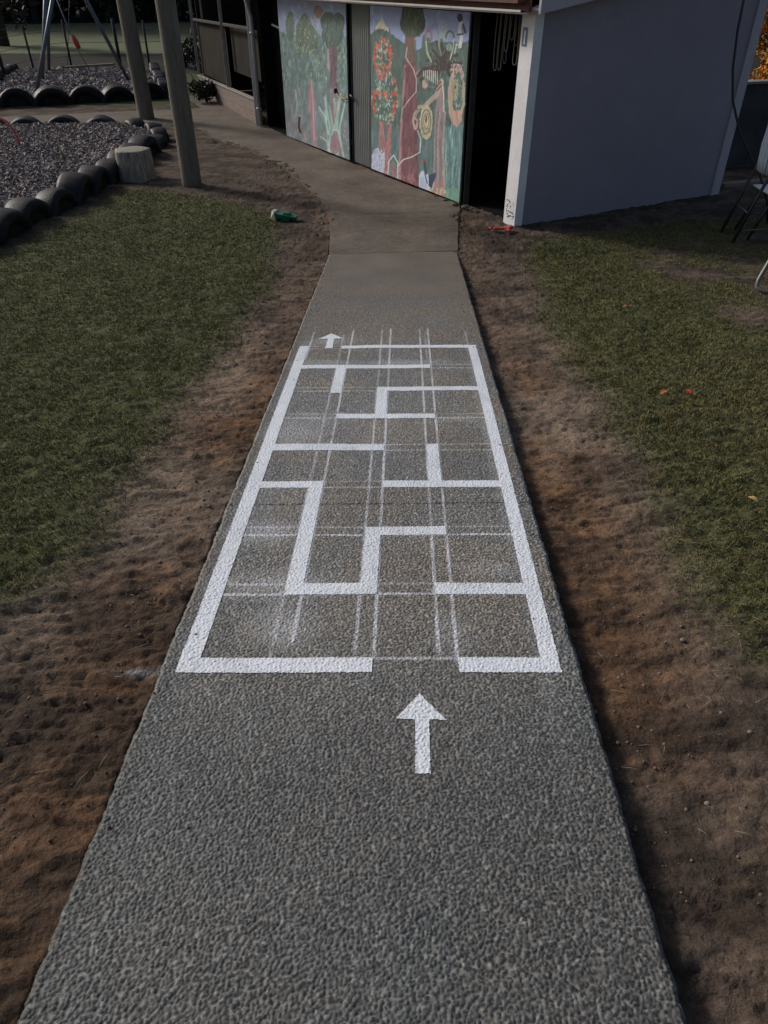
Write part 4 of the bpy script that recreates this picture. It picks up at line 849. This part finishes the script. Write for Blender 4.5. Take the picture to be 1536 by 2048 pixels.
# orange toy pole in the near pit, bent red rod
mb = MB(); mb.tube([(-6.02, 13.25, 0.04), (-6.06, 13.3, .22), (-6.2, 13.4, .42), (-6.5, 13.55, .55), (-6.9, 13.65, .42), (-7.1, 13.7, .05)], .016, 8); tag(mb.build('red_hoop', M['red']), 'thin red bent hoop stuck in the near bark pit', 'hoop')

# ------------------------------------------------------------------ swing frame
sw = tag(empty('play_frame', (-7.9, 21.5, 0)), 'steel A frame with splayed tube legs standing in the far bark pit', 'play frame')
ap1 = Vector((-7.45, 21.1, 2.75)); ap2 = Vector((-8.55, 23.2, 2.75))
def spart(mb, name, mt): o = mb.build(name, mt, sw); o.matrix_parent_inverse = Matrix.Translation((7.9, -21.5, 0)); return o
for p, a in (((-8.32, 19.67, -.1), ap1), ((-6.65, 22.1, -.1), ap1), ((-9.10, 22.2, -.1), ap2), ((-9.69, 24.3, -.1), ap2)):
    mb = MB(); mb.tube([p, tuple(a)], .045, 12); spart(mb, 'leg', M['steel'])
mb = MB(); mb.tube([ap1+(ap1-ap2)*.08, ap2-(ap1-ap2)*.08], .06, 12); spart(mb, 'crossbar', M['steel'])
seat = tag(empty('swing', (-8.15, 23.3, -.22)), 'plank swing on chains with a red sleeve hanging under the steel frame', 'swing')
mb = MB(); mb.beam((-.62, 0, .50), (.70, .15, .56), .16, .05, .01); mb.build('seat', M['wood'], seat)
mb = MB(); mb.tube([(-.55, .0, .52), (.05, .1, 2.70)], .008, 6); mb.build('chain', M['steel'], seat)
mb = MB(); mb.tube([(-.02, .02, .53), (-.25, .06, 1.05), (-.62, .1, 2.70)], [.012, .012, .03], 8); mb.build('chain', M['steel'], seat)
mb = MB(); mb.tube([(-.14, .04, .93), (-.20, .055, 1.10), (-.27, .06, 1.24)], [.055, .07, .05], 12); mb.build('sleeve', M['red'], seat)

# ------------------------------------------------------------------ wire fence
fen = tag(empty('wire_fence', (-10, 24, 0)), 'dark post and wire fence along the paddock edge', 'fence')
fx = [(-17, 22.2), (-14.6, 22.5), (-12.4, 22.8), (-10.4, 23.1), (-10.35, 25.0), (-9.7, 26.3), (-8.2, 26.4), (-7.3, 26.4), (-6.75, 27.0), (-5.0, 27.2), (-3.6, 27.3), (-1.5, 27.5)]
for i, (x, y) in enumerate(fx):
    mb = MB(); mb.tube([(x, y, -.1), (x+.04*random.uniform(-1, 1), y, random.uniform(1.15, 1.35))], .032 if i % 3 else .05, 8); o = mb.build('post', M['post'], fen); o.matrix_parent_inverse = Matrix.Translation((10, -24, 0))
mb = MB()
for z_ in (.3, .65, .95, 1.12):
    mb.tube([(x, y, z_) for x, y in fx], .006, 4)
o = mb.build('wire', M['post'], fen); o.matrix_parent_inverse = Matrix.Translation((10, -24, 0))

# ------------------------------------------------------------------ trees, shrubs
def leafcloud(center, rad, n, size, cols, lump=7):
    cs = np.array([np.array(center)+RNG.normal(0, .42, 3)*np.array(rad) for _ in range(lump)]); k = RNG.integers(0, lump, n)
    d = RNG.normal(0, 1, (n, 3)); d /= np.linalg.norm(d, axis=1)[:, None]; P = cs[k]+d*np.array(rad)*.5*(RNG.random((n, 1))**.35)
    a = RNG.normal(0, 1, (n, 3)); a /= np.linalg.norm(a, axis=1)[:, None]; b = np.cross(a, RNG.normal(0, 1, (n, 3))); b /= np.linalg.norm(b, axis=1)[:, None]; s = RNG.uniform(.5, 1.3, (n, 1))*size
    V = np.stack([P-a*s, P+b*s*.45, P+a*s, P-b*s*.45], 1).reshape(-1, 3); F = np.arange(4*n).reshape(n, 4)
    c = np.array(cols)[RNG.integers(0, len(cols), n)]*RNG.uniform(.6, 1.4, (n, 1)); return V, F, np.repeat(c, 4, 0)
def tree(name, x, y, H, rad, n, size, cols, lb, cat, grp=None, z0=0, trunk=.2):
    t = tag(empty(name, (x, y, z0)), lb, cat, grp)
    mb = MB(); mb.tube([(0, 0, -.2), (.05*H*random.uniform(-1, 1)*.3, 0, H*.35), (.02*H, 0, H*.75)], [trunk, trunk*.75, trunk*.25], 9, True, .05)
    for _ in range(7):
        a = random.uniform(0, 6.28); h0 = H*random.uniform(.15, .6); L = max(rad)*random.uniform(.5, .9); mb.tube([(0, 0, h0), (math.cos(a)*L*.5, math.sin(a)*L*.5, h0+L*.3), (math.cos(a)*L, math.sin(a)*L, h0+L*.7)], [trunk*.4, trunk*.25, trunk*.1], 6)
    mb.build('trunk', M['bark'], t)
    V, F, c = leafcloud((0, 0, H-rad[2]*.9), rad, n, size, cols, 12); link('crown', npmesh('crown', V, F, M['leafdark'], False, c), t); return t
DK = [(.022, .024, .018), (.036, .035, .024), (.026, .030, .020), (.05, .042, .032)]
names = ['tall dark tree at the far left beyond the paddock', 'broad dark tree behind the swing legs', 'dark tree just right of the swing legs', 'dark tree seen between swing and timber poles', 'dark tree behind the farther timber pole', 'dark tree between the two timber poles', 'dark tree behind the nearer timber pole', 'dark tree right of the nearer timber pole', 'dark tree behind the timber enclosure']
for i, x in enumerate((-29, -25, -21.5, -18.5, -15.5, -12.5, -9.5, -6.5, -2.5)):
    tree('dark_tree', x+random.uniform(-.4, .4), 48.5+random.uniform(-1.5, 2.5), random.uniform(9, 12), (3.2, 2.6, 6.2), 5200, .30, DK, names[i], 'tree', 'dark trees beyond the paddock')
tree('dark_tree', -15.0, 34.0, 5.5, (1.0, .9, 2.6), 2600, .12, DK, 'slim nearer dark tree standing in the paddock behind the swing legs', 'tree', None, 0, .22)
def shrub(x, y, r, n, cols, lb, size=.05, z0=0):
    t = tag(empty('shrub', (x, y, z0)), lb, 'shrub'); mb = MB()
    for _ in range(9): a = random.uniform(0, 6.28); mb.tube([(0, 0, -.02), (math.cos(a)*r*.4, math.sin(a)*r*.4, r*.8), (math.cos(a)*r*.8, math.sin(a)*r*.8, r*1.6)], [.012, .009, .004], 5)
    mb.build('stem', M['bark'], t); V, F, c = leafcloud((0, 0, r*.8), (r, r, r*.8), n, size, cols, 8); link('foliage', npmesh('foliage', V, F, M['leafdark'], False, c), t)
shrub(-5.1, 24.5, .7, 1400, [(.03, .032, .02), (.05, .045, .03), (.02, .024, .016)], 'thin dark shrub between the nearer pole and the enclosure', .06)
shrub(-4.05, 18.9, .35, 900, [(.02, .022, .015), (.035, .03, .02)], 'low dark plant at the foot of the enclosure boards', .05)
shrub(-6.1, 26.0, .5, 900, [(.04, .045, .025), (.06, .05, .03)], 'low straggly shrub by the fence behind the far pit', .06)
OR = [(.55, .24, .03), (.42, .15, .02), (.30, .20, .03), (.62, .30, .05)]
tree('autumn_tree', 7.9, 15.6, 3.0, (1.5, 1.1, 1.7), 42000, .055, OR, 'bright orange autumn tree behind the low dark wall', 'tree', None, 0, .08)
for i, (x, lb) in enumerate([(-27, 'back row dark tree farthest left behind the paddock'), (-23.5, 'back row dark tree between the two leftmost trees and the swing legs'), (-20, 'back row dark tree showing through the swing frame'), (-17, 'back row dark tree right of the swing frame'), (-14, 'back row dark tree just left of the farther timber pole'), (-11, 'back row dark tree showing between the timber poles'), (-8, 'back row dark tree just right of the nearer timber pole'), (-4.5, 'back row dark tree beside the timber enclosure')]):
    tree('dark_tree', x, 52+random.uniform(-.5, 1.5), random.uniform(9.5, 12), (3.2, 2.2, 6.4), 5200, .34, DK, lb, 'tree', 'dark trees beyond the paddock', 1.2)
# low wall right of the shed
lw = tag(empty('low_wall', (4.9, 12.3, 0)), 'low dark wall with pale capping right of the grey shed wall', 'wall')
mb = MB(); mb.beam((0, 0, .52), (5.5, 1.6, .52), .12, 1.1, .005); mb.build('panel', M['retain'], lw)
mb = MB(); mb.beam((-.02, -.01, 1.092), (5.5, 1.59, 1.092), .2, .035, .004); mb.build('capping', M['mullion'], lw)
mb = MB(); mb.beam((4.72, 10.86, .0), (7.4, 11.75, .0), .12, .09, .01); tag(mb.build('kerb', M['boards']), 'pale low kerb strip on the ground behind the chair', 'kerb')

# ------------------------------------------------------------------ chairs at the right edge
ch = tag(empty('slatted_chair', (3.876, 8.25, 0)), 'dark tube framed chair with white curved back slats beside the shed', 'chair')
def V3(x, y, z): return Vector((x, y, z))
for sy in (0, .40):
    mb = MB(); mb.tube([V3(0+.05*sy, sy, 0), V3(.14+.05*sy, .03+sy, .45), V3(.215+.05*sy, .05+sy, .66), V3(.235+.05*sy, .06+sy, .85), V3(.225+.05*sy, .07+sy, 1.17)], .018, 12); mb.build('rear_leg', M['blackpaint'], ch)
    mb = MB(); mb.tube([V3(.20+.05*sy, .10+sy, 0), V3(.36+.05*sy, .10+sy, .44), V3(.62, .10+sy, .46), V3(.70, .10+sy, .40), V3(.76, .10+sy, 0)], .016, 12); mb.build('front_frame', M['blackpaint'], ch)
mb = MB(); mb.tube([V3(.10, .03, .30), V3(.12, .43, .30)], .010, 8); mb.build('stretcher', M['greytube'], ch)
mb = MB(); mb.tube([V3(.05, .02, .12), V3(.70, .10, .14)], .009, 8); mb.build('side_brace', M['greytube'], ch)
mb = MB(); mb.box((.49, .29, .485), (.42, .42, .022), None, .01); mb.build('seat', M['plastic_white'], ch)
for k in range(6):
    mb = MB(); y0 = .09+k*.066; q = .02*math.sin(k/5*3.14); mb.tube([V3(.245-q, y0, .66), V3(.235-q, y0, .78), V3(.225-q, y0, .92), V3(.235-q, y0, 1.06), V3(.24-q, y0+.01, 1.15)], .014, 8); mb.build('back_slat', M['plastic_white'], ch)
mb = MB(); mb.tube([V3(.225, .07, 1.17), V3(.22, .27, 1.185), V3(.245, .47, 1.17)], .013, 8); mb.build('top_rail', M['blackpaint'], ch)
c2 = tag(empty('tube_chair', (3.30, 6.35, 0)), 'grey bent tube sled chair cut off at the right edge', 'chair')
for sy in (0, .46):
    b = V3(.26*sy, sy*-.95, 0)
    mb = MB(); mb.tube([V3(.62, .18, .84)+b, V3(.50, .16, .46)+b, V3(.24, .14, .40)+b, V3(.10, .10, .25)+b, V3(.02, .04, .09)+b, V3(.0, .0, .035)+b, V3(.05, -.05, .018)+b, V3(.16, -.10, .016)+b, V3(.42, -.16, .016)+b, V3(.55, -.18, .016)+b], .020, 10); mb.build('side_frame', M['greytube'], c2)
mb = MB(); mb.box((.44, -.06, .435), (.42, .40, .025), Matrix.Rotation(-.27, 3, 'Z'), .01); mb.build('seat', M['blackpaint'], c2)
mb = MB(); mb.box((.66, -.02, .72), (.03, .42, .24), Matrix.Rotation(-.27, 3, 'Z'), .012); mb.build('backrest', M['blackpaint'], c2)
c2.location = (3.27, 6.28, gz(3.27, 6.28))
# hanging cable
mb = MB(); mb.tube([(3.80, 9.52, 2.62), (3.83, 9.45, 2.2), (3.83, 9.41, 1.9), (3.86, 9.36, 1.55), (3.93, 9.32, 1.25), (4.05, 9.2, .95), (4.2, 9.05, .70), (4.3, 8.95, .55), (4.4, 8.8, .3), (4.5, 8.85, .05)], .014, 8)
tag(mb.build('cable', M['cable']), 'thick black cable hanging in front of the grey wall down to the chair', 'cable')

# ------------------------------------------------------------------ toys
t = tag(empty('green_toy_truck', (-1.2, 9.2, -.01), R(-12)), 'small green plastic toy with a cream end lying on the dirt left of the path', 'toy')
mb = MB(); v = [(-.10, -.06, 0), (.13, -.05, 0), (.13, .05, 0), (-.10, .06, 0), (-.11, -.075, .085), (.15, -.055, .05), (.15, .055, .05), (-.11, .075, .085)]
mb.add(v, [(0, 3, 2, 1), (0, 1, 5, 4), (1, 2, 6, 5), (2, 3, 7, 6), (3, 0, 4, 7), (4, 5, 6, 7)]); mb.box((.02, 0, .075), (.10, .07, .035), None, .01); mb.build('body', M['green'], t)
mb = MB(); mb.add([(-.10, -.07, .0), (-.10, .07, .0), (-.115, .08, .10), (-.115, -.08, .10), (-.17, -.05, .02), (-.17, .05, .02), (-.15, .04, .11), (-.15, -.04, .11)], [(0, 1, 2, 3), (4, 7, 6, 5), (0, 4, 5, 1), (1, 5, 6, 2), (2, 6, 7, 3), (3, 7, 4, 0)]); mb.build('front', M['cream'], t)
for sx in (-.06, .09):
    mb = MB(); mb.tube([(sx, -.07, .02), (sx, .07, .02)], .022, 12); mb.build('wheels', M['rubber'], t)
t = tag(empty('red_toy_spade', (1.40, 8.72, -.01), R(20)), 'broken red plastic toy lying on the soil at the white pillar foot', 'toy')
mb = MB(); mb.beam((-.12, .05, .03), (.02, -.02, .035), .05, .025, .008); mb.box((.06, .01, .035), (.10, .09, .035), Matrix.Rotation(.5, 3, 'Z'), .012); mb.beam((.0, -.03, .03), (.03, -.09, .02), .05, .03, .01); mb.build('blade', M['red'], t)
mb = MB(); mb.tube([(-.12, .05, .03), (-.15, .09, .03), (-.10, .11, .03)], .01, 8); mb.build('handle', M['red'], t)
